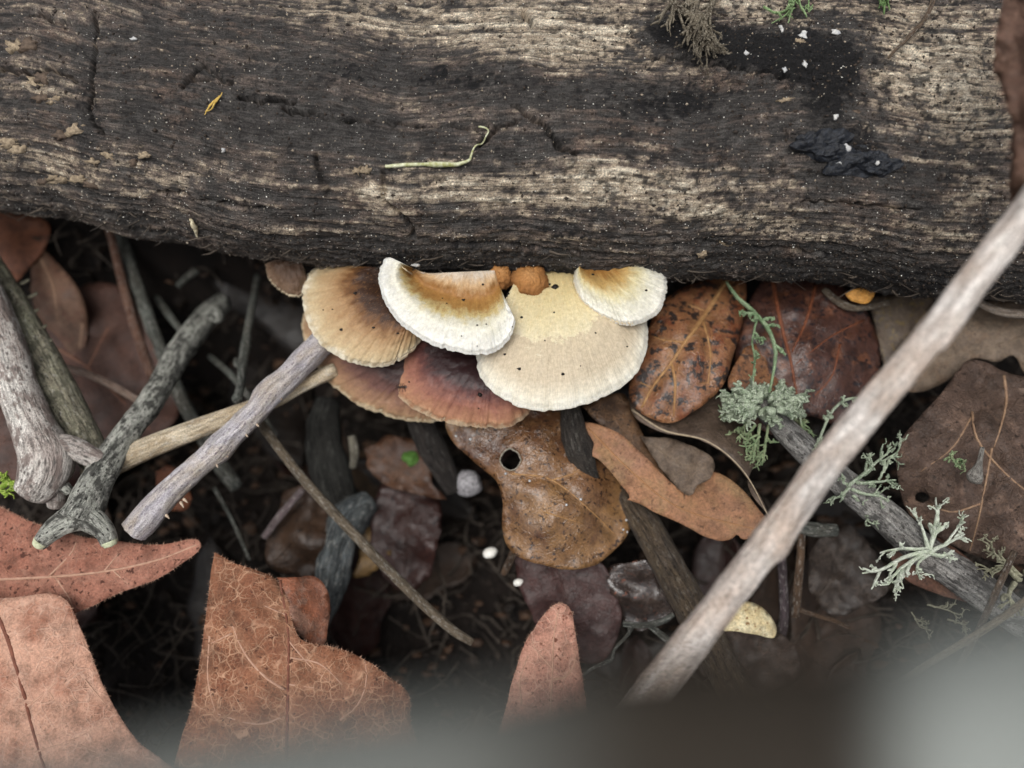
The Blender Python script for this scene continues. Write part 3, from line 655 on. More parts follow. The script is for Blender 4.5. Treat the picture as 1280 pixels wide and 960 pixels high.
# ant
ac = on_cap('chestnut', 503, 485) + np.array([0, 0, .0003]); px1 = K * .152
antg = []
for (dx, dy, rx, ry) in ((5.5, 0, 3.4, 2.6), (0, -.5, 2.2, 1.6), (-5, 0, 2.4, 2.0), (2.4, -.2, 1.1, 1.1), (-2.4, -.2, 1.0, 1.0)):
    antg.append(lump_geo(ac + np.array([dx * px1, -dy * px1, .0001]), (rx * px1, ry * px1, ry * px1), 1, (0, 0, 1), 12, .05))
for (x0, x1, y1) in ((-1.5, -4, 6), (0, 1, 7), (1.5, 5, 6), (-1.5, -3, -6.5), (0, 1.5, -7), (1.5, 6, -6), (-6.5, -10, 3), (-6.5, -9.5, -4)):
    q = spline([ac + np.array([x0, 0, .3]) * px1, ac + np.array([(x0 + x1) / 2, -y1 * .55, 2.2]) * px1, ac + np.array([x1, -y1, -1.2]) * px1], 6)
    antg.append(tube_geo(q, .36 * px1, 5))
V, F, tcx = merge(antg)
tag(mesh_obj('ant', V, F, plain_mat('ant shell', '#1c120d', '#3a2216', 5, .35, .2, .5)), 'tiny dark brown ant standing on the edge of the chestnut mushroom', 'ant')

# ------------------------------------------------------------------ leaves
def pip(px, py, poly):
    x, y = px[:, None], py[:, None]; a = poly[None]; b = np.roll(poly, -1, 0)[None]
    c = ((a[..., 1] > y) != (b[..., 1] > y)) & (x < (b[..., 0] - a[..., 0]) * (y - a[..., 1]) / (b[..., 1] - a[..., 1] + 1e-12) + a[..., 0])
    return c.sum(1) % 2 == 1
def segdist(X, Y, p):
    d = np.full(X.shape, 1e9)
    for a, b in zip(p[:-1], p[1:]):
        ab = b - a; tt = np.clip(((X - a[0]) * ab[0] + (Y - a[1]) * ab[1]) / (ab @ ab + 1e-9), 0, 1)
        d = np.minimum(d, np.hypot(X - a[0] - ab[0] * tt, Y - a[1] - ab[1] * tt))
    return d
def rbf(ctrl):
    c = np.asarray(ctrl, float); p = c[:, :2] / 100; n = len(p)
    A = np.linalg.norm(p[:, None] - p[None], axis=2); Pm = np.concatenate([np.ones((n, 1)), p], 1)
    M = np.block([[A, Pm], [Pm.T, np.zeros((3, 3))]])
    s = np.linalg.lstsq(M, np.concatenate([c[:, 2], [0, 0, 0]]), rcond=None)[0]
    def f(x, y):
        q = np.stack([np.asarray(x, float), np.asarray(y, float)], -1) / 100
        r = np.sqrt(((q[..., None, :] - p) ** 2).sum(-1) + .01)
        return r @ s[:n] + s[n] + q @ s[n + 1:]
    return f

def deep(label, outline, ctrl, mat, *a, **k):
    k.setdefault('jag', 5.0); k.setdefault('rough', .0022); k['step'] = 6
    return leaf(label, outline, ctrl, mat, *a, **k)

def leaf(label, outline, ctrl, mat, veins=(), rmat=None, group=None, step=9, dome=0., domed=30., rough=.0006, vd=.0004, vw=5., teeth=None, holes=(), hairs=None, seed=0, name='dead_leaf', cat='leaf', smoothit=True, curl=0., thick=.00028, rib=True, jag=1.0):
    """leaf traced in pixels over heights given by ctrl (px, py, z); veins: (width_px, [pixels])"""
    r2 = np.random.default_rng(seed + 100)
    o = np.asarray(outline, float)
    if smoothit:
        per = np.linalg.norm(np.diff(np.vstack([o, o[:1]]), axis=0), axis=1).sum()
        o = spline(np.vstack([o, o[:1]]), max(24, int(per / (step * .6))))[:-1]
        dv = np.roll(o, -1, 0) - np.roll(o, 1, 0); nn = np.stack([-dv[:, 1], dv[:, 0]], 1); nn /= np.linalg.norm(nn, axis=1)[:, None] + 1e-9
        o = o + nn * (jag * fbm(o[:, 0] * .06, o[:, 1] * .06, seed, 3, seed))[:, None]
    zf0 = rbf(ctrl)
    vs = [np.asarray(v[1], float) for v in veins]
    vp = [spline(v, 40) if len(v) > 2 else v for v in vs]
    polys = [np.asarray(h, float) for h in holes]
    def Z(x, y):
        x = np.asarray(x, float); y = np.asarray(y, float)
        z = zf0(x, y) + rough * fbm(x * .022, y * .022, seed * 3.3, 3, seed) * 2 + rough * .35 * fbm(x * .09, y * .09, seed, 2, seed)
        de = segdist(x, y, np.vstack([o, o[:1]]))
        if dome: z = z + dome * (1 - np.exp(-de / domed))
        if curl: z = z + curl * np.exp(-(de / 14) ** 2)
        for v in vp: z = z - vd * np.exp(-(segdist(x, y, v) / vw) ** 2)
        return z
    lo, hi = o.min(0), o.max(0)
    gx_, gy_ = np.meshgrid(np.arange(lo[0], hi[0], step), np.arange(lo[1], hi[1], step * .87))
    gx_ = gx_ + (np.arange(gx_.shape[0]) % 2)[:, None] * step * .5
    gp = np.stack([gx_.ravel(), gy_.ravel()], 1) + r2.uniform(-.18, .18, (gx_.size, 2)) * step
    ins = pip(gp[:, 0], gp[:, 1], o)
    for h in polys: ins &= ~pip(gp[:, 0], gp[:, 1], h) & (segdist(gp[:, 0], gp[:, 1], np.vstack([h, h[:1]])) > step * .35)
    ins &= segdist(gp[:, 0], gp[:, 1], np.vstack([o, o[:1]])) > step * .4
    pts = [o] + polys + [gp[ins]]
    ed = []; off = 0
    for q in [o] + polys:
        m = len(q); ed += [(off + k, off + (k + 1) % m) for k in range(m)]; off += m
    allp = np.vstack(pts)
    vv, ee, ff, *_ = delaunay_2d_cdt([Vector((float(a), float(-b))) for a, b in allp], ed, [], 0, 1e-4)
    A = np.array([(v.x, -v.y) for v in vv]); Fa = np.array([f for f in ff if len(f) == 3])
    cen = A[Fa].mean(1); keep = pip(cen[:, 0], cen[:, 1], o)
    for h in polys: keep &= ~pip(cen[:, 0], cen[:, 1], h)
    Fa = Fa[keep]
    P = W(A[:, 0], A[:, 1], Z(A[:, 0], A[:, 1]))
    va = np.zeros(len(A))
    for (wv, _), v in zip(veins, vp): va = np.maximum(va, np.exp(-(segdist(A[:, 0], A[:, 1], v) / (wv * .9 + 2)) ** 2))
    c = P.mean(0); base = np.array([c[0], c[1], P[:, 2].min()])
    root = thing(name, label, cat, base, group)
    bl = mesh_obj('blade', P, Fa, mat, root, attrs={'vein': va})
    sm = bl.modifiers.new('thickness', 'SOLIDIFY'); sm.thickness = thick; sm.offset = -1
    if rib:
        for q, ((wv, _), v) in enumerate(zip(veins, vp)):
            s = spline(v, max(8, int(np.linalg.norm(np.diff(v, axis=0), axis=1).sum() / 8)))
            zz = Z(s[:, 0], s[:, 1]) + .00003; Pv = W(s[:, 0], s[:, 1], zz); dep = (Pv - CAM) @ FWD
            rr = wv * .5 * dep * K * np.linspace(1, .45, len(s))
            V, F, tcx = tube_geo(Pv, rr, 6, flat=1.0)
            mesh_obj('midrib' if q == 0 else 'vein', V, F, (rmat[min(q, 1)] if isinstance(rmat, tuple) else rmat) or mat, root, attrs={'tc': tcx, 'vein': np.ones(len(V))})
    if hairs:
        n = int(hairs[0]); per = np.vstack([o, o[:1]]); L = np.concatenate([[0], np.cumsum(np.linalg.norm(np.diff(per, axis=0), axis=1))])
        t_ = r2.uniform(0, L[-1], n); hx = np.interp(t_, L, per[:, 0]); hy = np.interp(t_, L, per[:, 1])
        e = 2.0; tx = np.interp(t_ + e, L, per[:, 0]) - np.interp(t_ - e, L, per[:, 0]); ty = np.interp(t_ + e, L, per[:, 1]) - np.interp(t_ - e, L, per[:, 1])
        nl_ = np.hypot(tx, ty) + 1e-6; nx, ny_ = ty / nl_, -tx / nl_
        tst = pip(hx + nx * 2, hy + ny_ * 2, o); nx = np.where(tst, -nx, nx); ny_ = np.where(tst, -ny_, ny_)
        ln = hairs[1] * .75 * r2.uniform(.4, 1.2, n); sk = r2.uniform(-.7, .7, n); zz = Z(hx, hy)
        w_ = .28
        p0 = W(hx - tx / nl_ * w_ - nx, hy - ty / nl_ * w_ - ny_, zz); p1 = W(hx + tx / nl_ * w_ - nx, hy + ty / nl_ * w_ - ny_, zz)
        p2 = W(hx + nx * ln + tx / nl_ * sk * ln, hy + ny_ * ln + ty / nl_ * sk * ln, zz + r2.uniform(-.0004, .0006, n))
        o2 = mesh_obj('edge_hairs', np.stack([p0, p1, p2], 1).reshape(-1, 3), np.arange(3 * n).reshape(-1, 3), HAIRM, bl, smooth=False); o2['kind'] = 'stuff'
    return root, Z
HAIRM = plain_mat('leaf hair', '#8f6e5c', '#b5937e', 2, .8)

lm_rust = leaf_mat('rust leaf', '#855646', '#996a59', '#b58e7c', '#4c2e25', .07, ret=.5, retc=.32, rough=.75, spec=.2, mott=.10, trans=.06)
lm_rust2 = leaf_mat('pale rust leaf', '#a57c68', '#b88f7a', '#cbab98', None, 0, ret=.5, retc=.4, rough=.75, spec=.2, mott=.08, patch='#8a5b48', pthr=(.48, .66), trans=.06, rscale=.36)
lm_net = leaf_mat('netted leaf', '#6c442f', '#835740', '#bf987c', '#4a2c20', .03, ret=.8, retc=.7, rough=.72, bs=.5, spec=.22, mott=.07, patch='#6d4330', pthr=(.5, .66), rscale=.42)
lm_tip = leaf_mat('pink tan leaf', '#96695a', '#a97c6a', '#cda793', '#6b4234', .06, ret=.7, retc=.5, rough=.72, spec=.22, mott=.12, rscale=.42)
rm_dark = plain_mat('dark rib', '#613a2d', '#7a4c3c', 1, .7)
rm_pale = plain_mat('pale rib', '#9c7864', '#b3907b', 1, .6)
rm_cream = plain_mat('golden rib', '#86623f', '#a07c52', 1, .55)

leaf('rust-red pointed leaf lobe under the forked grey twig tip', [(-90, 600), (-30, 622), (10, 638), (48, 656), (100, 670), (150, 677), (200, 681), (240, 674), (250, 678), (248, 688), (225, 705), (196, 724), (150, 741), (100, 764), (60, 778), (0, 800), (-80, 800)],
     [(-90, 600, .017), (0, 660, .0185), (120, 705, .0185), (250, 680, .019), (90, 765, .0145), (-80, 800, .010)], lm_rust, [(5, [(-90, 722), (0, 724), (110, 717), (190, 702), (246, 681)]), (3, [(60, 722), (90, 690), (96, 672)]), (3, [(70, 722), (85, 745), (92, 760)]), (2.5, [(130, 714), (150, 690)]), (2.5, [(140, 712), (160, 730)])], rm_pale,
     hairs=(420, 4.5), seed=1, step=8, vd=.0003)
leaf('broad pale rust leaf overlapping the pointed lobe, a dark midrib across it', [(-120, 720), (-40, 748), (20, 746), (62, 742), (84, 752), (98, 780), (112, 815), (136, 872), (168, 922), (205, 952), (240, 985), (200, 1060), (-120, 1060)],
     [(-120, 720, .018), (0, 760, .019), (70, 745, .0195), (110, 815, .0155), (200, 950, .010), (60, 960, .014), (-100, 1050, -.002), (200, 1060, .0)], lm_rust2, [(6, [(-40, 730), (0, 775), (25, 850), (42, 915), (60, 975), (75, 1040)]), (3, [(25, 890), (60, 862), (92, 825), (88, 770)]), (2.5, [(88, 828), (140, 890)]), (3, [(44, 940), (90, 925), (130, 905)]), (2, [(8, 800), (40, 780), (62, 752)]), (2, [(30, 870), (0, 860), (-30, 840)]), (2, [(90, 925), (120, 940), (150, 948)]), (2, [(60, 862), (75, 890), (80, 920)])], (rm_dark, rm_pale),
     hairs=(300, 4.5), seed=2, step=9, dome=.0012, domed=40)
leaf('large netted orange-brown leaf with a torn folded corner', [(268, 690), (262, 730), (256, 780), (249, 830), (240, 880), (226, 925), (215, 970), (205, 1050), (420, 1080), (530, 1020), (528, 950), (514, 905), (511, 868), (488, 848), (462, 828), (430, 812), (404, 806), (378, 800), (366, 780), (360, 752), (345, 724), (320, 712), (292, 704)],
     [(268, 690, .0185), (300, 760, .019), (360, 740, .0165), (250, 830, .014), (360, 830, .0165), (470, 840, .012), (510, 880, .005), (225, 930, .009), (360, 960, .010), (420, 1080, .0), (205, 1050, .001)], lm_net,
     [(6, [(358, 1060), (358, 960), (360, 860), (360, 790), (350, 725)]), (4, [(356, 862), (330, 845), (305, 815), (290, 780)]), (3, [(290, 792), (262, 805)]), (3, [(425, 900), (448, 880), (458, 850), (456, 826)]), (3, [(362, 822), (400, 830), (430, 858)]), (3, [(356, 895), (318, 905), (250, 885)]), (2.5, [(262, 795), (260, 850), (272, 900)]), (2.5, [(360, 770), (325, 755)]), (2.5, [(360, 800), (390, 835), (410, 850)]), (2.5, [(358, 855), (395, 860)])], (rm_dark, rm_pale),
     hairs=(380, 5), seed=3, step=7, vd=.0005, rough=.0007)
deep('small folded brown leaf corner behind the netted leaf', [(346, 722), (370, 722), (392, 720), (408, 734), (413, 755), (410, 785), (404, 806), (384, 802), (366, 780), (358, 750)],
     [(346, 722, .0165), (400, 726, .0130), (412, 760, .0120), (404, 806, .0118), (366, 780, .0155)], leaf_mat('folded corner', '#6b4433', '#8a5238', '#a98a78', None, 0, retc=.2, rough=.6, mott=.2, patch='#7c5a4a'), seed=4, step=7, rough=.0012, jag=2)
leaf('upright pink-tan leaf tip standing alone in the dark gap', [(628, 900), (640, 852), (652, 815), (668, 784), (690, 758), (703, 754), (714, 763), (719, 790), (726, 835), (734, 890), (745, 960), (740, 1040), (600, 1040), (612, 960)],
     [(628, 900, .010), (690, 840, .0135), (703, 754, .0155), (734, 890, .010), (670, 1040, -.012), (740, 1040, -.013), (600, 1040, -.013)], lm_tip, [(3.5, [(684, 1000), (686, 920), (690, 850), (692, 800), (698, 762)]), (3, [(690, 850), (708, 845), (718, 830), (719, 815)]), (2.5, [(652, 880), (650, 850), (660, 820)]), (2, [(690, 835), (672, 815), (664, 800)])], rm_pale,
     hairs=(330, 4), seed=5, step=6, vd=.0002, dome=.001, domed=25)

# glossy leaves right of the mushrooms
lm_spk = leaf_mat('speckled oak leaf', '#6a4430', '#80573a', '#a88558', '#2b221f', .14, ret=.35, retc=.25, rough=.36, bs=.5, spec=.5, mott=.14, patch='#6a3c28', pthr=(.5, .62), sscale=.24)
leaf('speckled golden-brown leaf with raised forked veins beside the cream caps', [(900, 340), (870, 352), (838, 368), (818, 390), (808, 420), (796, 455), (787, 480), (788, 500), (800, 515), (820, 526), (840, 529), (862, 518), (885, 502), (905, 480), (915, 450), (924, 420), (932, 385), (930, 350)],
     [(900, 340, .030), (815, 395, .0320), (787, 485, .0285), (840, 529, .0280), (905, 480, .0320), (932, 380, .0310), (860, 440, .0355)], lm_spk, [(7, [(912, 345), (880, 395), (855, 430), (838, 455), (815, 485), (802, 510)]), (5, [(840, 455), (844, 480), (842, 520)]), (3.5, [(878, 398), (888, 440), (885, 480)]), (3, [(858, 428), (830, 425), (815, 420)]), (3, [(815, 485), (800, 478)]), (3, [(885, 390), (858, 380)])], rm_cream,
     dome=.0012, domed=16, seed=6, step=7, vd=.0007, vw=9, rough=.0007)
leaf('brown leaf under the speckled one, its lower edge curled pale', [(786, 490), (790, 515), (806, 530), (830, 540), (860, 545), (890, 556), (920, 580), (945, 612), (960, 640), (966, 655), (958, 640), (935, 605), (950, 560), (930, 520), (905, 495), (860, 480)],
     [(786, 490, .0245), (806, 530, .0262), (850, 515, .0240), (890, 556, .0300), (966, 655, .0285), (930, 520, .0245), (860, 480, .0240)], leaf_mat('grey brown leaf', '#43372e', '#594a3e', '#75665a', '#33291f', .05, retc=.2, rough=.55, mott=.2), [(3, [(790, 512), (830, 538), (885, 552), (930, 590), (964, 652)])], plain_mat('pale edge', '#8a7a66', '#a79880', 1, .6), seed=7, step=7, rough=.0008, vd=-.0002)
lm_drk = leaf_mat('dark wet leaf', '#352420', '#4d3128', '#6d4c3c', '#1f191c', .10, ret=.3, retc=.15, rough=.33, bs=.45, spec=.55, mott=.12, patch='#6b4430', pthr=(.55, .68))
leaf('big dark glossy leaf with a red-brown midrib, half under the log', [(955, 345), (1010, 345), (1050, 355), (1080, 385), (1097, 420), (1100, 455), (1092, 490), (1075, 515), (1045, 530), (1010, 520), (975, 545), (930, 520), (918, 470), (922, 420), (935, 380)],
     [(955, 345, .030), (1050, 355, .0310), (1100, 455, .0250), (1045, 530, .0240), (930, 520, .0240), (918, 440, .0275), (1000, 440, .0315)], lm_drk, [(6, [(965, 345), (975, 400), (988, 450), (995, 490), (1000, 520)]), (5, [(1020, 355), (1008, 400), (990, 440)]), (3, [(1050, 430), (1040, 470), (1018, 495)]), (3, [(935, 470), (960, 470), (985, 480)]), (2.5, [(1080, 400), (1040, 420), (995, 455)])], plain_mat('red rib', '#5e3626', '#7b4a32', 1, .5), seed=8, step=7, dome=.0012, domed=20, vd=.0006, vw=10, rough=.0012)
leaf('small brown leaf wedge between the speckled and the dark leaf', [(930, 435), (948, 430), (965, 445), (975, 480), (965, 505), (935, 500), (910, 480)], [(930, 435, .0305), (965, 445, .0295), (965, 505, .0285), (910, 480, .0295)], leaf_mat('wedge leaf', '#6b4630', '#7d5538', '#93683f', '#3b2a20', .1, rough=.45), seed=9, step=7)
# gold leaf with a hole
ang = np.linspace(0, 2 * np.pi, 20, endpoint=False)
hr_ = 1 + .16 * fbm(np.cos(ang) * 1.5, np.sin(ang) * 1.5, 4., 3, 5)
hole = np.stack([638 + 13 * hr_ * np.cos(ang), 575 + 13.5 * hr_ * np.sin(ang)], 1)
lm_gold = leaf_mat('gold brown leaf', '#6c4c33', '#85643f', '#977650', '#33231a', .09, ret=.3, retc=.15, rough=.28, bs=.5, spec=.6, mott=.06, patch='#4a3022', pthr=(.46, .66))
GL, GZ = leaf('glossy gold-brown leaf with a round insect hole below the chestnut cap', [(556, 520), (560, 540), (572, 558), (590, 575), (608, 590), (622, 605), (628, 630), (628, 660), (634, 682), (650, 697), (680, 706), (710, 712), (740, 708), (760, 695), (780, 675), (790, 650), (785, 615), (765, 580), (740, 552), (715, 525), (690, 505), (620, 500)],
     [(556, 520, .0235), (608, 590, .0215), (628, 660, .0175), (680, 706, .0170), (740, 708, .0150), (790, 650, .0150), (740, 552, .0210), (690, 505, .0235), (690, 640, .0235), (640, 575, .0235)], lm_gold, [(3, [(640, 592), (690, 600), (740, 640), (770, 670)]), (2.5, [(690, 600), (720, 590), (740, 570)]), (2.5, [(680, 640), (730, 655)])], rm_cream, holes=[hole], seed=10, step=6.5, dome=.0010, domed=18, rough=.0012, vd=.0008, vw=8, thick=.0004)
rq = [tuple(q) for q in np.vstack([hole, hole[:1]])]
rp, rr_ = px_path([(x, y, float(GZ(np.array([x]), np.array([y]))[0]) + .00005, 1.8) for x, y in rq], 60)
V, F, tcx = tube_geo(rp, rr_, 8, .25, 5, cap=False); mesh_obj('hole_rim', V, F, plain_mat('grey hole rim', '#6d675c', '#8f897c', 2, .6), GL)
dewm = plain_mat('dew', '#8d8f90', '#b0b2b3', 3, .12, .1, .8)
for (x, y, r) in ((708, 631, 2.6), (726, 624, 2.6), (783, 650, 2.6), (779, 662, 2.2), (784, 665, 2.2), (570, 545, 2.6), (588, 549, 3), (662, 601, 2.6), (632, 592, 2.4)):
    c = W(x, y, float(GZ(np.array([float(x)]), np.array([float(y)]))[0]) + .0001); V, F, tcx = lump_geo(c, np.array([1, 1, .7]) * r * .7 * K * .155, int(x), (0, 0, 1), 12, .1)
    mesh_obj('dew_drop', V, F, dewm, GL)
# orange tan spiny leaf
lm_or = leaf_mat('orange tan leaf', '#85604a', '#966c4c', '#a88260', '#5c4230', .05, ret=.25, retc=.12, rough=.62, spec=.3, mott=.10, patch='#86694a', pthr=(.5, .66))
leaf('orange-tan spiny-edged leaf, dry and stiff, behind the dark stick', [(716, 532), (735, 528), (756, 534), (776, 543), (795, 560), (812, 576), (828, 593), (842, 606), (854, 616), (860, 614), (858, 602), (872, 590), (900, 592), (928, 612), (948, 636), (964, 657), (958, 668), (945, 672), (928, 674), (922, 668), (914, 674), (900, 676), (880, 670), (862, 660), (843, 651), (820, 641), (802, 631), (789, 626), (784, 625), (787, 620), (775, 605), (762, 588), (748, 574), (734, 568), (726, 564), (737, 563), (735, 550)],
     [(716, 532, .0245), (740, 570, .0240), (790, 620, .0215), (860, 660, .0190), (960, 660, .0190), (900, 610, .0215), (840, 615, .0225), (780, 552, .0250)], lm_or, [(2.5, [(735, 535), (790, 590), (850, 635), (945, 662)])], plain_mat('tan rib', '#8a6242', '#9c744e', 1, .6), seed=11, step=6.5, rough=.0006, smoothit=True, jag=.3, vd=.0001, curl=.0004)
leaf('brown crumpled leaf between the spiny leaf and the cream cap', [(728, 508), (750, 498), (778, 492), (790, 510), (800, 535), (812, 560), (830, 590), (842, 612), (820, 600), (795, 570), (775, 548), (750, 530)], [(728, 508, .0255), (780, 492, .0240), (812, 560, .0215), (840, 612, .0205), (775, 548, .0235)], leaf_mat('brown crumple', '#463325', '#5d4530', '#8a6a4c', '#2d2018', .06, rough=.5), seed=12, step=7, rough=.0009)
deep('pale grey-brown leaf scrap inside the fold of the spiny leaf', [(800, 545), (835, 548), (872, 560), (892, 575), (890, 592), (872, 606), (862, 618), (850, 612), (830, 590), (812, 566)], [(800, 545, .0240), (892, 575, .0258), (862, 618, .0245), (830, 590, .0205)], leaf_mat('grey scrap', '#53463b', '#66574a', '#84735f', None, 0, retc=.2, rough=.65), [(2, [(815, 555), (850, 580), (880, 585)])], seed=13, rough=.0020, jag=3)
# right hand leaves
lm_rb = leaf_mat('brown papery leaf', '#43352d', '#54433a', '#786355', '#2c221c', .05, ret=.7, retc=.28, rough=.6, bs=.7, spec=.3, mott=.08, patch='#7d6556', pthr=(.55, .72))
leaf('large brown papery leaf with pale veins by the end of the lichened stick', [(1120, 575), (1128, 548), (1150, 520), (1178, 490), (1198, 462), (1210, 450), (1232, 452), (1250, 462), (1275, 470), (1330, 480), (1360, 560), (1350, 680), (1280, 705), (1235, 700), (1190, 680), (1150, 655), (1128, 625)],
     [(1120, 575, .0245), (1205, 452, .0280), (1275, 465, .0300), (1360, 560, .029), (1350, 680, .022), (1235, 700, .0165), (1128, 625, .0195), (1210, 560, .0290), (1250, 600, .0270)], lm_rb, [(4, [(1255, 470), (1258, 500), (1252, 530), (1242, 560)]), (3.5, [(1215, 515), (1222, 550), (1250, 585), (1285, 615), (1330, 640)]), (3, [(1240, 560), (1225, 640), (1212, 690)]), (3, [(1225, 630), (1190, 640), (1160, 630)]), (2.5, [(1215, 520), (1190, 560), (1150, 590)])], plain_mat('papery rib', '#7d6350', '#94795f', 1, .6), seed=14, step=6, rough=.0017, vd=.0006, vw=8,
     holes=[np.stack([1152 + 9 * np.cos(ang), 622 + 7 * np.sin(ang)], 1)])
leaf('pale tan leaf lying flat below the log beyond the leaning stick', [(1130, 430), (1165, 402), (1210, 385), (1260, 372), (1330, 375), (1350, 440), (1290, 470), (1268, 445), (1245, 452), (1215, 448), (1185, 475), (1150, 490), (1120, 480)], [(1130, 430, .0255), (1210, 385, .027), (1330, 375, .028), (1290, 470, .0245), (1150, 490, .0215)], leaf_mat('pale tan leaf', '#5f5145', '#726354', '#877664', '#4a3a2e', .03, retc=.15, rough=.65, patch='#6a5848'), [(3, [(1330, 400), (1250, 430), (1160, 450)])], seed=15, step=9, rough=.0008)
leaf('greyish leaf end under the log next to the glossy leaf', [(1085, 372), (1120, 368), (1165, 368), (1160, 400), (1140, 440), (1115, 470), (1100, 440), (1095, 410)], [(1085, 372, .0245), (1165, 368, .0245), (1115, 470, .0190), (1130, 410, .0225)], leaf_mat('greyish leaf', '#4f4238', '#63564a', '#7b6b5a', '#6b5a3a', .1, rough=.5), seed=16, step=8)
leaf('red-brown leaf under the lichened stick, wedge shaped', [(1110, 690), (1135, 672), (1165, 668), (1200, 690), (1230, 715), (1255, 745), (1240, 765), (1205, 752), (1165, 740), (1130, 722)], [(1110, 690, .0120), (1165, 668, .0145), (1255, 745, .0110), (1205, 752, .0085), (1130, 722, .0095)], leaf_mat('red brown wedge', '#54392f', '#694a3c', '#86654f', '#2e211b', .05, rough=.6), [(3, [(1120, 700), (1170, 712), (1240, 755)]), (2, [(1175, 712), (1182, 735)])], seed=17, step=8)
deep('dark grey-brown leaf in the hollow below the leaning stick', [(1010, 690), (1030, 668), (1055, 655), (1075, 668), (1100, 700), (1110, 735), (1085, 755), (1045, 768), (1015, 745)], [(1010, 690, .004), (1055, 655, .006), (1110, 735, .003), (1045, 768, .001)], leaf_mat('hollow leaf', '#28211d', '#352d28', '#5e5248', None, 0, rough=.5), [(2, [(1020, 750), (1055, 710), (1090, 680)])], seed=18, step=9)

# deep leaves under the left end of the log and in the central gap, colours darkened to add shade
lm_red = leaf_mat('deep red brown leaf', '#3d2922', '#4f352c', '#8a6250', '#33211b', .05, retc=.15, rough=.6, mott=.06)
lm_org = leaf_mat('deep orange leaf', '#6b422f', '#83523a', '#b27a5a', '#4a2f24', .08, retc=.15, rough=.6, mott=.06)
leaf('orange-brown leaf jutting from under the log above the warty branch', [(-60, 255), (0, 262), (40, 268), (62, 282), (55, 310), (40, 330), (20, 352), (0, 350), (-60, 340)], [(-60, 255, .022), (62, 282, .0175), (20, 352, .013), (-60, 340, .012)], lm_org, [(4, [(-40, 320), (0, 300), (50, 285)])], plain_mat('orange rib', '#7a4a34', '#8d5a40', 1), seed=20, step=9)
leaf('pale brown curled leaf blade standing behind the mottled branch', [(38, 318), (52, 312), (70, 328), (90, 350), (104, 375), (110, 410), (104, 440), (96, 450), (70, 420), (50, 400), (40, 370)], [(38, 318, .013), (70, 328, .016), (110, 410, .009), (70, 420, .010), (75, 370, .017)], leaf_mat('pale curled leaf', '#634a3c', '#785c4b', '#a98972', None, 0, retc=.1, rough=.6, patch='#6d4d3e'), [(4, [(48, 318), (66, 355), (72, 400)]), (3, [(104, 400), (98, 450)])], plain_mat('tan rib pale', '#93745f', '#a98a72', 1), seed=21, step=8)
leaf('wide red-brown leaf lying deep below the log behind the weed stalk', [(28, 390), (60, 380), (110, 355), (150, 360), (185, 400), (205, 440), (225, 490), (215, 530), (160, 560), (100, 570), (50, 520), (20, 450)], [(28, 390, .006), (110, 355, .009), (205, 440, .006), (215, 530, .003), (100, 570, .002), (110, 460, .010)], lm_red, [(4, [(40, 420), (110, 460), (190, 540)]), (3, [(110, 460), (140, 400)])], plain_mat('red brown rib', '#7a5646', '#8a6654', 1), seed=22, step=10, rough=.0016)
leaf('red leaf edge beneath the pale grey forked branch', [(-60, 500), (0, 505), (25, 530), (35, 570), (30, 600), (0, 600), (-60, 600)], [(-60, 500, .012), (25, 530, .011), (30, 600, .008), (-60, 600, .009)], lm_red, seed=23, step=10)
deep('rust leaf fragment caught beneath the thorny twig', [(195, 590), (215, 582), (232, 600), (238, 625), (225, 640), (200, 630)], [(195, 590, .004), (232, 600, .004), (225, 640, .002)], lm_org, seed=24, step=8)
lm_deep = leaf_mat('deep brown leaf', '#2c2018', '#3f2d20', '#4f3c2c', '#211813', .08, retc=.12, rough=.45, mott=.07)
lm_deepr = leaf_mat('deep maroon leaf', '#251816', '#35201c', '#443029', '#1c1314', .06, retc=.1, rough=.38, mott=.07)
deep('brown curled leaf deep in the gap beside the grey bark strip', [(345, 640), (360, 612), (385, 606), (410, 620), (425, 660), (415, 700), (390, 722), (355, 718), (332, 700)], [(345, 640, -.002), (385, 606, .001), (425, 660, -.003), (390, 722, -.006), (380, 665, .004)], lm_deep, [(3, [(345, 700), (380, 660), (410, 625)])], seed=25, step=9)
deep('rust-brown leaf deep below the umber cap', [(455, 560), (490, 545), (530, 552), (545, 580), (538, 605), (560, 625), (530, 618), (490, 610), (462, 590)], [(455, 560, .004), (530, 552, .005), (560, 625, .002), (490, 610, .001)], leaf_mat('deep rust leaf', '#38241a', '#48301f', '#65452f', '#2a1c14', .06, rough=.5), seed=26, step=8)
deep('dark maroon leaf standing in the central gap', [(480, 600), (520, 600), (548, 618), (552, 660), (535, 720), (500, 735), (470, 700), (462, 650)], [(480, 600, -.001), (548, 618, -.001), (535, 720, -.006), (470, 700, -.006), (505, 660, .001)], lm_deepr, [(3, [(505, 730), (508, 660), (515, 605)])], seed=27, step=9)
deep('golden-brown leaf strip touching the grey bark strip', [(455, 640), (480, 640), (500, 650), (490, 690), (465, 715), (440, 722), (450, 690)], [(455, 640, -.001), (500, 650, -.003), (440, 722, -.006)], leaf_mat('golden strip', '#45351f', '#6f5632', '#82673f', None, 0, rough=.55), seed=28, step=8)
deep('dark maroon leaf tongue below the holed gold leaf', [(640, 690), (690, 692), (745, 700), (768, 735), (775, 780), (750, 830), (700, 815), (668, 775), (650, 735)], [(640, 690, .006), (745, 700, .008), (775, 780, .003), (668, 775, .002), (700, 830, -.004)], leaf_mat('maroon tongue', '#33211f', '#402825', '#523730', '#2a1a18', .04, rough=.45, retc=.1), [(3, [(690, 694), (705, 740), (715, 810)])], seed=29, rough=.001, jag=2.5)
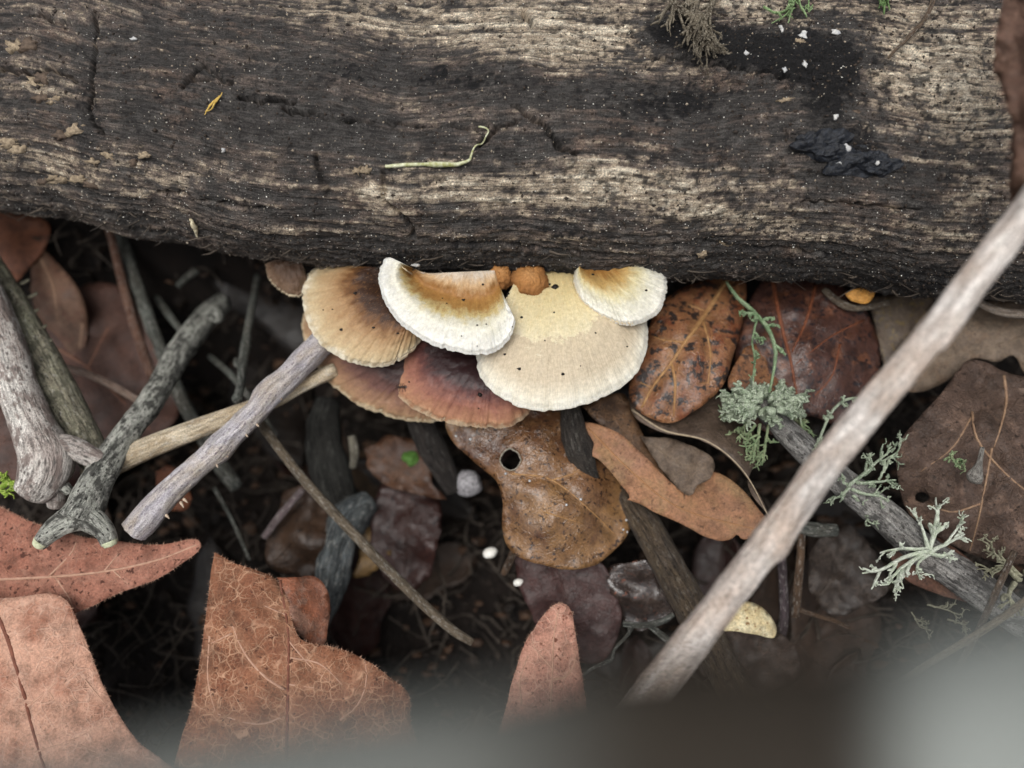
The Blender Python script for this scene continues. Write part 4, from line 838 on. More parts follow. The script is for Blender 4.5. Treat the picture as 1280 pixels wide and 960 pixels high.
deep('wet black-brown leaf reflecting pale light beside the brown stick', [(755, 712), (790, 702), (820, 705), (835, 735), (842, 765), (815, 785), (785, 780), (768, 750)], [(755, 712, .006), (820, 705, .010), (842, 765, .004), (785, 780, .002)], leaf_mat('wet black leaf', '#2a2220', '#3d322c', '#5a4c44', '#6a4030', .04, rough=.22, spec=.7, coat=.4), [(2.5, [(765, 720), (800, 740), (830, 770)])], seed=30, rough=.003)
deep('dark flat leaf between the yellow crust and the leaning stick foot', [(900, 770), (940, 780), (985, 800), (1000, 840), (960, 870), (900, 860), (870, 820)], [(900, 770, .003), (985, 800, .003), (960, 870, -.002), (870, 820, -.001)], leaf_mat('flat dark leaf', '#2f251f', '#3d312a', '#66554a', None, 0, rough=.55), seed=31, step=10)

# ------------------------------------------------------------------ twigs
def twig(name, label, pts, mat, n=60, sides=16, rough=.1, seed=0, cat='twig', group=None, parts=(), ridges=0., fs=900.):
    """twig through (px, py, z, width_px); parts: (part name, pts, mat)"""
    P, R = px_path(pts, n)
    R = np.clip(R, 5e-5, None)
    V, F, tcx = tube_geo(P, R, sides, rough, seed, ridges=ridges, fscale=fs)
    if not parts:
        return tag(mesh_obj(name, V, F, mat, attrs={'tc': tcx}), label, cat, group)
    root = thing(name, label, cat, P[np.argmin(P[:, 2])], group)
    mesh_obj('stem', V, F, mat, root, attrs={'tc': tcx})
    for k, (pn, pp, pm) in enumerate(parts):
        P2, R2 = px_path(pp, 20 if len(pp) > 2 else 6); R2 = np.clip(R2, 2e-5, None)
        V, F, tcx = tube_geo(P2, R2, 12 if pn != 'thorn' else 6, rough if pn != 'thorn' else 0, seed + k + 1)
        o = mesh_obj(pn, V, F, pm, last if pn == 'cut_tip' else root, attrs={'tc': tcx})
        if pn == 'prong': last = o
    return root

bk_pale = bark_mat('pale leaning stick', '#aaa19a', '#dcd5cf', '#b8a393', rough=.6, fine=.6, thr=(.4, .6), fiss=.3, pale=.3)
twig('leaning_stick', 'long pale grey-pink bare stick leaning diagonally over the log end', [(1420, 85, .104, 36), (1330, 203, .093, 38), (1280, 268, .087, 38), (1222, 344, .0815, 38), (1165, 421, .0757, 42), (1150, 437, .0745, 37), (1050, 557, .0650, 39), (985, 645, .0585, 41), (962, 678, .056, 46), (945, 698, .0542, 40), (880, 783, .048, 43), (815, 865, .0415, 46), (700, 1010, .028, 46), (560, 1190, .004, 44), (500, 1270, -.012, 42)], bk_pale, 220, 28, .09, 1, 'stick', ridges=.10)
bk_thorn = bark_mat('thorny twig bark', '#a09ba2', '#d2cdd0', '#b3a593', rough=.6, fine=1.2, spots='#7a7076', fiss=.45, thr=(.35, .7))
bk_tan = bark_mat('tan twig bark', '#ab9a80', '#d8cbb3', '#a08c70', rough=.7, fine=1.0, fiss=.5)
thornm = plain_mat('thorn', '#a08c78', '#c4b39e', 2, .5)
th = []
for (x, y, dx, dy) in ((350, 494, 3, 8), (341, 500, 2, 9), (320, 529, 5, 6), (306, 541, 5, 7), (282, 566, 4, 8), (270, 578, 3, 9), (230, 624, 6, 6), (226, 628, 5, 9), (208, 644, 5, 6), (346, 474, -3, -10), (326, 492, -9, -8), (301, 517, -6, -5), (165, 652, -7, -3)):
    z = .0315 + (.0205 - .0315) * (390 - x) / 225
    th.append(('thorn', [(x, y, z, 4.5), (x + dx * .45, y + dy * .45, z + .0002, 2.5), (x + dx * .75, y + dy * .75, z + .0004, .6)], thornm))
twig('thorny_twig', 'mauve-grey broken thorny twig running out from under the mushrooms', [(415, 415, .0325, 30), (390, 441, .0315, 32), (360, 472, .0305, 31), (338, 492, .0295, 34), (320, 514, .0285, 29), (290, 543, .0270, 30), (272, 563, .0260, 35), (255, 577, .0253, 30), (212, 614, .0235, 32), (182, 648, .0215, 36), (167, 664, .0205, 33)], bk_thorn, 150, 28, .10, 2, parts=th, ridges=.12)
twig('straight_twig', 'pale yellowish bare twig crossing behind the thorny one', [(420, 462, .0270, 18), (380, 480, .0265, 19), (330, 505, .0255, 22), (250, 535, .0240, 26), (190, 558, .0225, 28), (140, 580, .0205, 30), (110, 592, .019, 28)], bk_tan, 80, 20, .06, 3, ridges=.08)
bk_mot = bark_mat('mottled grey bark', '#6d6d67', '#b3b4aa', '#bdbeb4', rough=.8, fine=1.1, spots='#2c2b29', thr=(.4, .58), pale=.75, blotch='#33322f')
tipm = plain_mat('greenish cut tip', '#a3a886', '#cdd0b4', 1.2, .7)
twig('forked_twig', 'mottled grey-black twig with a two-pronged pale-tipped end resting on the rust leaf', [(278, 378, .006, 26), (255, 400, .010, 30), (225, 440, .015, 30), (190, 500, .0205, 30), (150, 555, .0235, 33), (122, 600, .0245, 38), (108, 632, .0250, 46), (98, 652, .0250, 54)], bk_mot, 90, 22, .12, 4,
     parts=[('prong', [(100, 645, .0250, 40), (78, 655, .0252, 30), (60, 668, .0242, 24), (50, 679, .0232, 20)], bk_mot), ('cut_tip', [(51, 677, .0240, 19), (47, 682, .0236, 15)], tipm), ('prong', [(105, 645, .0250, 36), (122, 655, .0250, 30), (133, 668, .0240, 25), (137, 679, .0228, 21)], bk_mot), ('cut_tip', [(137, 677, .0236, 19), (139, 682, .0232, 15)], tipm),
            ('knob', [(88, 615, .0255, 12), (80, 608, .0265, 14)], bk_mot), ('knob', [(133, 600, .0250, 10), (143, 596, .0250, 8)], bk_mot), ('side_shoot', [(255, 405, .010, 16), (268, 392, .012, 18), (274, 402, .011, 12)], bk_mot)])
bk_wht = bark_mat('pale peeling bark', '#a8a29c', '#d6d1ca', '#9c8d86', rough=.75, fine=.8, spots='#66605c', fiss=.6, blotch='#7a6c66', thr=(.38, .55))
twig('grey_branch', 'thick pale grey branch with peeling bark and a forked foot', [(-60, 300, .034, 50), (-20, 375, .0335, 50), (5, 430, .0325, 48), (25, 490, .0310, 46), (45, 540, .0290, 52), (58, 575, .0275, 62), (50, 600, .0255, 55), (40, 615, .024, 44)], bk_wht, 90, 28, .08, 5, cat='branch',
     parts=[('fork', [(55, 560, .0285, 40), (90, 560, .0275, 30), (118, 572, .0260, 26), (142, 580, .024, 20)], bk_wht), ('fork', [(60, 580, .0270, 36), (68, 605, .0240, 28), (72, 630, .020, 24)], bk_wht)])
bk_grn = bark_mat('green tan bark', '#807a69', '#aca58f', '#93937c', blotch='#5c5a4c', rough=.8, fine=1.2, spots='#4a463c', thr=(.4, .6))
th = []
for (x, y) in ((26, 355), (36, 372), (48, 412), (55, 430), (62, 450), (38, 392), (68, 470)):
    th.append(('bud', [(x, y, .027, 4), (x + 8, y - 4, .0275, 4), (x + 10, y - 6, .028, 2)], bk_grn))
twig('warty_branch', 'greenish tan warty branch lying behind the pale grey one', [(-60, 270, .030, 46), (0, 370, .0275, 50), (30, 420, .0265, 50), (65, 480, .0250, 50), (95, 535, .0230, 46), (120, 575, .0205, 38), (138, 600, .018, 30)], bk_grn, 80, 22, .08, 6, cat='branch', parts=th)
twig('weed_stalk', 'thin red-brown stem dropping from the log edge into the hollow', [(133, 280, .0215, 9), (140, 300, .018, 10), (155, 360, .012, 11), (172, 420, .009, 11), (190, 470, .006, 11)], bark_mat('brown stem', '#7a5848', '#8d6a58', '#6a4a3c', fine=2), 40, 10, .05, 7, 'stalk')
bk_gry = bark_mat('dim grey twig', '#474a46', '#72766f', '#5a564d', rough=.85, fine=1.4)
twig('grey_twig', 'blurred grey twig hanging deep under the log towards the thorny one', [(150, 290, .014, 14), (168, 345, .011, 15), (190, 410, .008, 16), (210, 460, .005, 17), (238, 520, .004, 18), (275, 580, .002, 20), (296, 610, .0, 18)], bk_gry, 60, 12, .1, 8)
twig('pale_twiglet', 'short pale pinkish twig over the deep red-brown leaf', [(80, 458, .012, 8), (105, 466, .013, 9), (140, 482, .014, 10), (172, 500, .014, 9)], bark_mat('pale twiglet', '#9a8274', '#b39a8a', '#8a7264', fine=2), 30, 10, .05, 9)
twig('knobbly_twig', 'knobbly thin grey twig standing up behind the thorny twig', [(322, 345, .010, 8), (316, 380, .012, 9), (310, 415, .0145, 10), (304, 450, .018, 12), (301, 480, .021, 10), (296, 500, .024, 13)], bk_gry, 50, 12, .22, 10, parts=[('side_shoot', [(303, 462, .018, 7), (296, 455, .018, 9), (295, 448, .018, 5)], bk_gry)])
twig('dry_stalk', 'long straight thin brown-grey stalk crossing the dark central gap', [(312, 508, .020, 12), (330, 535, .0185, 12), (380, 600, .0155, 12), (440, 665, .0125, 12.5), (510, 737, .009, 12.5), (560, 783, .006, 12), (590, 803, .004, 10)], bark_mat('dry stalk', '#6f6353', '#877a68', '#5f5344', fine=1.6), 80, 12, .05, 11, 'stalk')
twig('bark_strip', 'blue-grey flaky lichened bark strip deep in the central gap', [(462, 628, -.001, 34), (440, 645, .000, 48), (425, 680, -.001, 42), (415, 720, -.003, 40), (408, 755, -.004, 28), (402, 785, -.006, 14)], bark_mat('blue grey bark', '#3f4446', '#6a7072', '#4c4f4e', fine=.8, thr=(.42, .56), pale=0.3), 50, 16, .3, 12, 'bark')
twig('grey_root', 'dim grey rotten stick upright in the gap below the umber cap', [(412, 500, .006, 30), (405, 540, .004, 42), (412, 590, .001, 50), (425, 630, -.004, 46)], bark_mat('dim rotten grey', '#22221f', '#33332f', '#292724', fine=.8, pale=0.05), 40, 16, .25, 13, 'stick')
twig('tiny_stump', 'tiny pale broken twig end poking up in the gap', [(440, 545, .008, 10), (443, 565, .006, 11), (441, 583, .002, 9)], bark_mat('tiny stump', '#7c776a', '#96907f', '#6d675a', fine=2), 20, 10, .15, 14)
twig('slanting_twig', 'short pale purple-grey twig slanting behind the dry stalk', [(330, 672, .001, 9), (350, 645, .003, 10), (378, 612, .005, 9)], bark_mat('slanting twig', '#77686a', '#8c7d7e', '#665a5a', fine=2), 24, 10, .1, 15)
twig('thin_straw', 'fine grey straw below the thorny twig', [(268, 610, .003, 5), (290, 650, .002, 5), (312, 700, .001, 4)], bk_gry, 24, 8, .05, 16, 'straw')
twig('cross_twig', 'thin dim grey twig crossing beneath the knobbly twig', [(262, 445, .006, 7), (290, 470, .007, 8), (318, 505, .008, 8), (345, 545, .006, 7)], bk_gry, 30, 10, .12, 41)
twig('hollow_twig', 'short grey twig wedged in the dark hollow by the weed stalk', [(196, 372, .004, 8), (212, 395, .005, 9), (232, 420, .005, 8)], bk_gry, 24, 10, .15, 42)
twig('lichened_twig', 'pale flecked twig bit hanging just under the log edge', [(222, 358, .012, 7), (232, 348, .0125, 8), (246, 338, .013, 9)], bk_gry, 20, 10, .2, 43)
bk_brn = bark_mat('wet brown bark', '#3f342a', '#64543f', '#4c4136', rough=.55, fine=1.1, spots='#2a2018', spec=.45, pale=0.1)
twig('brown_stick', 'thick wet brown stick under the spiny leaf, running to the leaning stick', [(770, 600, .0145, 34), (800, 645, .0145, 36), (835, 705, .0125, 40), (870, 770, .0095, 43), (900, 830, .006, 44), (930, 890, .001, 44), (950, 930, -.006, 40)], bk_brn, 80, 20, .1, 17, 'stick', ridges=.08)
twig('black_stub', 'short black rotten stub between the holed leaf and the spiny leaf', [(712, 505, .0265, 22), (715, 530, .0255, 30), (722, 560, .0240, 34), (735, 585, .0215, 24), (745, 600, .019, 14)], bark_mat('black stub', '#2b2724', '#48423c', '#38332e', fine=1.2, pale=0.1), 40, 16, .25, 18, 'stick')
bk_lich = bark_mat('lichen stick bark', '#7a7672', '#aaa7a2', '#8d8c8a', blotch='#4c4a48', rough=.8, fine=1.1, spots='#45413d')
twig('lichen_stick', 'grey stick carrying pale green lichen tufts beneath the leaning stick', [(940, 498, .0300, 20), (965, 520, .0290, 28), (1000, 555, .0265, 34), (1050, 600, .0240, 36), (1100, 640, .0215, 40), (1150, 685, .0185, 42), (1200, 720, .0160, 44), (1245, 752, .0125, 44), (1290, 785, .007, 40), (1340, 820, -.002, 36)], bk_lich, 90, 20, .12, 19, 'stick')
twig('twig_splinter', 'small forked grey splinter against the brown stick', [(779, 780, .006, 7), (800, 782, .0065, 7), (825, 778, .008, 8), (842, 768, .009, 6)], bk_gry, 24, 10, .1, 20, parts=[('fork', [(812, 782, .0065, 7), (832, 798, .006, 9), (850, 812, .005, 12)], bk_gry)])
twig('wiry_rootlet', 'thin wiry rootlet beside the upright leaf tip', [(720, 850, .0045, 3), (742, 835, .005, 4), (764, 825, .0045, 5), (768, 812, .005, 4), (785, 793, .006, 4), (788, 785, .006, 8)], bk_gry, 30, 8, .1, 21, 'rootlet')
bk_umb = bark_mat('umber twig', '#5a4636', '#715a46', '#4a3a2e', fine=1.5)
twig('upright_twig', 'thin brown twig standing under the leaning stick, by the yellow crust', [(1003, 640, .016, 9), (1001, 690, .0125, 10), (997, 735, .008, 11), (994, 770, .003, 10)], bk_umb, 30, 10, .08, 22)
twig('purple_twig', 'short dark purple-brown twig beside the yellow crust', [(976, 690, .010, 12), (979, 730, .007, 11), (980, 770, .004, 12), (976, 800, .000, 12)], bark_mat('purple twig', '#4a3f42', '#62565a', '#3d3234', fine=1.6), 30, 10, .1, 23)
twig('broken_twig', 'stubby grey broken twig end beneath the leaning stick', [(990, 655, .0155, 14), (1015, 662, .0150, 18), (1045, 663, .0145, 15)], bk_gry, 24, 12, .15, 24)
twig('fine_twig', 'fine dark twig lying on the hollow floor by the dark grey-brown leaf', [(990, 758, .004, 6), (1015, 768, .003, 6), (1040, 775, .002, 6), (1062, 785, .001, 5)], bk_umb, 24, 8, .1, 25)
twig('arched_stalk', 'pale arched stalk end at the log foot beyond the leaning stick', [(1215, 372, .034, 9), (1240, 386, .0345, 10), (1268, 392, .0350, 11), (1330, 392, .036, 11)], bark_mat('arched stem', '#9a8a7c', '#bcaea0', '#8a7a6c', fine=2), 30, 10, .05, 26, 'stalk')
twig('hooked_bark', 'thin pale hooked bark curl under the log edge above the glossy leaf', [(1030, 362, .0325, 8), (1045, 375, .0328, 10), (1062, 384, .0330, 10), (1085, 384, .0325, 8), (1110, 378, .032, 8)], bark_mat('hooked bark', '#6d5f50', '#8f8270', '#594c3f', fine=2), 30, 10, .15, 27, 'bark')
leaf('small bright orange-yellow bark chip at the log edge above the glossy leaf', [(1056, 366), (1075, 360), (1094, 362), (1092, 372), (1082, 380), (1064, 376)], [(1056, 366, .0365), (1094, 362, .0365), (1075, 380, .0350)], leaf_mat('orange chip', '#b27a34', '#c99248', '#d8a860', None, 0, rough=.6), name='bark_chip', cat='chip', seed=40, step=5, thick=.0006)
bk_st = bark_mat('tan straw', '#8a7d6a', '#a3957f', '#766a58', fine=2)
twig('pale_straw', 'pale straw stem rising over the grey-beige lichen', [(1330, 712, .036, 9), (1280, 752, .033, 9), (1225, 790, .030, 9), (1165, 826, .025, 8), (1120, 855, .018, 7), (1060, 890, .002, 6)], bk_st, 50, 10, .05, 28, 'straw')
twig('crossed_straw', 'thin brown straw crossing the pale straw stem', [(1268, 690, .028, 8), (1245, 740, .029, 8), (1222, 790, .0285, 8), (1200, 830, .024, 7), (1180, 870, .010, 6)], bark_mat('brown straw', '#6a5a4c', '#7d6c5c', '#594b40', fine=2), 40, 10, .05, 29, 'straw')
twig('white_rootlet', 'thin white twig scrap on the papery brown leaf', [(1228, 560, .033, 5), (1224, 580, .0335, 8), (1218, 597, .034, 20), (1216, 600, .034, 14)], bark_mat('white scrap', '#9a958e', '#b9b4ac', '#8a857e', fine=2), 24, 12, .1, 30, 'twig')
twig('root_finger', 'dark finger-like root under the chestnut cap', [(520, 515, .016, 34), (540, 560, .011, 36), (556, 590, .008, 30), (568, 612, .005, 24)], bark_mat('dark root', '#262220', '#37312d', '#2c2825', fine=1, pale=0.05), 30, 14, .1, 31, 'root')
twig('bent_twiglet', 'small bent brown twiglet below the holed gold leaf', [(645, 682, .012, 9), (638, 700, .008, 10), (630, 716, .003, 9)], bk_umb, 20, 10, .1, 32)

# ------------------------------------------------------------------ lichens
def lich_mat(name, a, b, c):
    t = NT(name); p = t.mm(); n1 = t.noise(p, .35, 3); n2 = t.noise(p, 3, 3)
    col = t.mix(t.ramp(n1, [(.35, 0.), (.6, 1.)]), C4(a), C4(b)); col = t.mix(t.ramp(n2, [(.48, 0.), (.68, .75)]), col, C4(c)); col = t.mix(.7, col, t.ramp(t.noise(p, 1.3, 4, .7), [(.3, .55), (.65, 1.15)]), 'MULTIPLY')
    return t.out(col, .95, n2, .9, .0006, .08, trans=.15)
lcA = lich_mat('mint lichen', '#8c9c82', '#b3c0a6', '#dfe4d4'); lcB = lich_mat('pale lichen', '#c3cfb6', '#dfe5d6', '#f0f2e8'); lcC = lich_mat('olive lichen', '#7f9a72', '#a3b58c', '#b9b593'); lcD = lich_mat('strand lichen', '#6d8a62', '#93a985', '#a8b598')
def lichen(label, arms, mat, seed, forks=3, spread=.9, flen=.38, group='lichen tufts on the litter'):
    r2 = np.random.default_rng(seed); geos = []
    def arm(pts, lvl):
        n = 14 if lvl == 0 else 7
        P, R = px_path(pts, n)
        P = P + np.cumsum(r2.normal(0, .00006, P.shape), 0)
        geos.append(tube_geo(P, np.clip(R * (1.05 if mat is lcB else .9), 7e-5, None), 8 if lvl == 0 else 6, .3, seed + len(geos), flat=.55, fscale=2600.))
        if lvl >= 2: return
        p = spline(pts, 20); L = np.linalg.norm(np.diff(p[:, :2], axis=0), axis=1).sum()
        for f in range(forks + 1 if lvl == 0 else 3):
            k = int(r2.uniform(6, 19)); d = p[k, :2] - p[max(k - 3, 0), :2]; d = d / (np.linalg.norm(d) + 1e-9)
            a = r2.choice([-1, 1]) * r2.uniform(.35, spread); d = np.array([d[0] * math.cos(a) - d[1] * math.sin(a), d[0] * math.sin(a) + d[1] * math.cos(a)])
            ln = L * flen * r2.uniform(.5, 1.1); e = p[k]; zz = r2.uniform(-.0004, .0014)
            q1 = [e[0] + d[0] * ln * .5 + r2.normal(0, 1), e[1] + d[1] * ln * .5 + r2.normal(0, 1), e[2] + zz * .5, e[3] * .8]
            q2 = [e[0] + d[0] * ln + r2.normal(0, 2), e[1] + d[1] * ln + r2.normal(0, 2), e[2] + zz, max(e[3] * .45, 1.6)]
            arm([list(e[:3]) + [e[3] * .85], q1, q2], lvl + 1)
    for a in arms: arm(a, 0)
    V, F, tcx = merge(geos)
    return tag(mesh_obj('lichen_tuft', V, F, mat), label, 'lichen', group)
z0 = .0225
lichen('pale branching lichen rosette at the middle of the lichened stick', [
    [(1160, 690, z0, 11), (1130, 698, z0 + .001, 8), (1105, 712, z0 + .001, 7), (1078, 716, z0, 4)], [(1155, 692, z0, 10), (1128, 712, z0 + .002, 7), (1108, 732, z0 + .001, 5)], [(1150, 692, z0, 8), (1125, 718, z0 + .001, 6), (1116, 738, z0, 4)],
    [(1160, 686, z0, 9), (1120, 688, z0, 6), (1100, 692, z0 - .001, 4)], [(1160, 688, z0, 10), (1168, 668, z0 + .002, 8), (1172, 648, z0 + .003, 6), (1176, 630, z0 + .003, 3)], [(1160, 688, z0, 7), (1152, 665, z0 + .002, 5), (1146, 645, z0 + .002, 3)], [(1162, 688, z0, 7), (1172, 655, z0 + .003, 5), (1170, 622, z0 + .003, 3)],
    [(1162, 690, z0, 10), (1182, 680, z0 + .002, 8), (1205, 667, z0 + .002, 3)], [(1180, 680, z0 + .002, 6), (1195, 660, z0 + .003, 5), (1206, 650, z0 + .003, 3)], [(1162, 692, z0, 9), (1180, 697, z0 + .001, 6), (1194, 692, z0 + .001, 4)], [(1160, 694, z0, 8), (1148, 705, z0 + .001, 5), (1148, 716, z0 + .001, 4), (1156, 722, z0, 3)]], lcB, 1, 3, .8, .3)
z0 = .026
lichen('mint green lichen tuft beside the leaning stick, upper on the grey stick', [
    [(1060, 608, z0, 12), (1078, 596, z0 + .001, 9), (1098, 578, z0 + .002, 6), (1118, 562, z0 + .002, 4)], [(1080, 594, z0, 8), (1090, 582, z0 + .002, 5), (1088, 570, z0 + .002, 3)], [(1100, 578, z0 + .001, 6), (1120, 566, z0 + .002, 4), (1126, 552, z0 + .002, 4)], [(1070, 604, z0, 9), (1095, 602, z0 + .001, 6), (1118, 602, z0 + .001, 4)], [(1098, 600, z0 + .001, 6), (1106, 588, z0 + .002, 6), (1112, 572, z0 + .002, 4)],
    [(1062, 608, z0, 10), (1050, 600, z0, 6), (1042, 595, z0, 4)], [(1062, 610, z0, 10), (1050, 618, z0 - .001, 6), (1040, 622, z0 - .002, 4)], [(1064, 612, z0, 8), (1080, 618, z0, 6), (1098, 620, z0 - .001, 5), (1106, 628, z0 - .002, 5)], [(1066, 620, z0, 6), (1075, 635, z0 - .003, 5), (1085, 652, z0 - .004, 4)]], lcA, 2, 3, .9, .34)
r3 = np.random.default_rng(5); arms = []
for k in range(58):
    a = r3.uniform(0, 2 * math.pi); rr = r3.uniform(.55, 1.05); ex = 955 + 58 * rr * math.cos(a); ey = 505 + 27 * rr * math.sin(a); up = r3.uniform(-.001, .003)
    arms.append([(955 + 18 * math.cos(a), 505 + 8 * math.sin(a), .0315, 12), ((955 + ex) / 2 + r3.normal(0, 5), (505 + ey) / 2 + r3.normal(0, 4), .0330 + up, 12), (ex, ey, .0315 + up * .6 - .0012 * rr, 7)])
lichen('thick leafy mint lichen clump at the end of the grey stick', arms, lcA, 3, 2, .9, .35)
arms = []
for (x0, y0, x1, y1) in ((930, 520, 905, 525), (935, 525, 915, 545), (945, 530, 928, 560), (950, 530, 945, 572), (960, 530, 955, 580), (950, 545, 940, 575), (945, 555, 935, 580), (990, 515, 1005, 532), (1000, 520, 1010, 545)):
    arms.append([(x0, y0, .029, 7), ((x0 + x1) / 2 + r3.normal(0, 4), (y0 + y1) / 2, .0275, 6), (x1, y1, .0255, 4)])
lichen('olive-beige ragged lichen hanging below the leafy clump', arms, lcC, 4, 3, 1., .5)
lichen('long curved green lichen strand over the dark glossy leaf', [[(908, 352, .0365, 6), (922, 372, .0365, 8), (945, 392, .0365, 9), (962, 412, .0365, 9), (971, 440, .0365, 9), (968, 468, .036, 7), (964, 490, .0345, 6)], [(946, 395, .0365, 6), (942, 425, .0358, 5), (945, 450, .0355, 5), (944, 478, .0345, 4)], [(946, 395, .0368, 7), (932, 391, .0372, 6), (924, 389, .0375, 4)], [(943, 415, .036, 5), (950, 425, .0362, 5), (956, 422, .0365, 3)]], lcD, 5, 3, 1.0, .12)
lichen('small bristly green lichen hook under the leaning stick', [[(1022, 556, .0285, 6), (1030, 535, .0290, 7), (1042, 514, .0295, 7), (1058, 502, .0300, 6), (1080, 500, .0300, 4)], [(1010, 565, .0275, 6), (1020, 558, .0280, 6), (1028, 548, .0285, 4)]], lcA, 6, 7, 1.3, .1)
lichen('green lichen crumb on the papery brown leaf', [[(1180, 575, .0315, 6), (1190, 572, .0320, 6), (1204, 578, .0318, 5)], [(1186, 578, .0315, 5), (1192, 568, .0320, 4)], [(1190, 576, .0315, 5), (1200, 582, .0315, 3)]], lcC, 7, 3, 1., .4)
lichen('grey-beige lichen at the far end of the lichened stick', [[(1275, 725, .0195, 12), (1258, 710, .0205, 7), (1240, 708, .021, 5), (1232, 712, .021, 4)], [(1275, 720, .020, 10), (1254, 700, .0215, 5), (1248, 688, .022, 3)], [(1255, 705, .021, 5), (1240, 690, .022, 4), (1238, 676, .022, 3)], [(1270, 728, .0195, 14), (1262, 748, .018, 8), (1275, 770, .0165, 4)], [(1280, 715, .020, 12), (1300, 705, .0205, 10)]], lich_mat('grey lichen', '#8a8872', '#a3a189', '#bdbba3'), 8, 4, 1., .4)
lichen('thin pale lichen scraps scattered below the lichened stick', [[(1160, 756, .0145, 5), (1180, 762, .0145, 4), (1198, 768, .014, 3)], [(1185, 775, .0135, 5), (1200, 780, .0135, 4), (1208, 788, .013, 3)], [(1140, 765, .014, 3), (1150, 782, .013, 3), (1162, 787, .0125, 3)]], lich_mat('dim lichen', '#7a7866', '#93917c', '#a8a690'), 9, 3, 1., .4)
zl = lambda x, y, d=.0015: float(log_at(x, max(y, -55), d)[0][2])
def onlog(arms): return [[(x, y, zl(x, y, .0018), w_) for (x, y, z, w_) in a] for a in arms]
lichen('small green sprig on the log top by the dried brown clump', onlog([[(955, 8, .088, 4), (968, 15, .088, 4), (985, 10, .089, 6), (990, -10, .089, 6)], [(965, 28, .087, 2), (980, 20, .088, 4), (992, 5, .089, 6), (990, -15, .089, 6)], [(1008, 22, .088, 3), (1000, 8, .089, 5), (992, -10, .089, 6)], [(985, 28, .0875, 3), (990, 12, .089, 4), (990, -10, .089, 5)], [(1012, -10, .089, 3), (1010, 12, .0885, 3)]]), lich_mat('sprig green', '#7c9a66', '#9bb583', '#b5c79f'), 10, 2, .7, .25, group=None)
lichen('tiny green tuft at the top of the pale log wood', onlog([[(1105, 18, .0865, 4), (1106, 4, .088, 7), (1108, -15, .088, 7)], [(1112, 12, .087, 3), (1108, -4, .088, 6), (1108, -15, .088, 6)], [(1098, 10, .087, 3), (1104, -8, .088, 6)]]), lich_mat('tuft green', '#5f7f4c', '#7f9c66', '#9bb183'), 11, 3, .7, .3, group=None)
lichen('dark dried moss clump drooping from the log top', onlog([[(870 + dx, -30, .090, 12), (868 + dx * .9 + r3.normal(0, 6), 5, .0895, 10), (872 + dx * .6 + r3.normal(0, 6), 30 + r3.uniform(-12, 12), .0880, 7), (885 + dx * .35, 52 + r3.uniform(-22, 16), .0860, 3)] for dx in (-26, -18, -10, -4, 2, 8, 14, 20, 26)]), lich_mat('dried moss', '#453e36', '#7d7465', '#b5ad9c'), 12, 4, .6, .4, group=None)
lichen('bright green moss sprout at the rim of the rust leaf', [[(-5, 612, .024, 10), (6, 606, .0245, 12), (14, 602, .0245, 6)], [(-5, 612, .024, 8), (10, 614, .024, 6), (18, 612, .024, 3)], [(0, 600, .0245, 7), (8, 596, .025, 4)]], lich_mat('bright moss', '#7fa03c', '#9dba4f', '#c9c08a'), 13, 3, 1., .5, group=None)

# ------------------------------------------------------------------ small finds
V, F, tcx = lump_geo((0, 0, 0), (.0041, .0034, .0016), 7, (0, 0, 1), 36, .35)
def place(V, x, y, z, rot=0.):
    c, s = math.cos(rot), math.sin(rot); R = np.array([[c, -s, 0], [s, c, 0], [0, 0, 1]]); return V @ R.T + W(x, y, z)
leaf('small pale yellow half-round fungus crust beside the leaning stick', [(900, 776), (914, 758), (930, 751), (948, 756), (963, 769), (971, 786), (967, 798), (946, 794), (922, 790), (903, 788)], [(900, 780, .0075), (938, 752, .0075), (970, 790, .0065), (940, 772, .0085)], leaf_mat('yellow crust', '#cbb78a', '#ddd2ae', '#e2d8b8', '#80603a', .07, ret=.2, retc=.1, rough=.6, mott=.4), name='fungus_crust', cat='fungus', seed=41, step=5, dome=.0007, domed=9, thick=.0008, rough=.0005)
for (x, y, r, lb) in ((613, 691, 9, 'small white seed lying on the dark humus'), (648, 728, 6, 'smaller white seed near the maroon leaf tongue')):
    pz = .004; V, F, tcx = lump_geo((0, 0, 0), (r * K * .18, r * .72 * K * .18, r * .6 * K * .18), 3, (0, 0, 1), 16, .15)
    tag(mesh_obj('white_seed', place(V, x, y, pz, .3), F, plain_mat('white seed', '#d0cec6', '#e6e4dc', 2, .4)), lb, 'seed', 'white seeds in the dark gap')
V, F, tcx = lump_geo((0, 0, 0), (.0032, .0029, .003), 5, (0, 0, 1), 40, .12)
V = V + (V / np.linalg.norm(V, axis=1)[:, None]) * (fbm(V[:, 0] * 1500, V[:, 1] * 1500, V[:, 2] * 1500, 3, 4) * .0004)[:, None]
tag(mesh_obj('silk_cocoon', place(V, 585, 604, .006), F, plain_mat('silk cocoon', '#6d6a6c', '#a5a3a6', 1.5, .3, .8, .6)), 'grey silky cocoon ball beside the holed gold leaf', 'cocoon')
V, F, tcx = lump_geo((0, 0, 0), (.0016, .0020, .001), 6, (0, 0, 1), 20, .5)
tag(mesh_obj('moss_bit', place(V, 513, 574, .004), F, plain_mat('moss bit', '#37561f', '#4c7030', 2, .7)), 'tiny bright green moss bit in the central gap', 'moss')

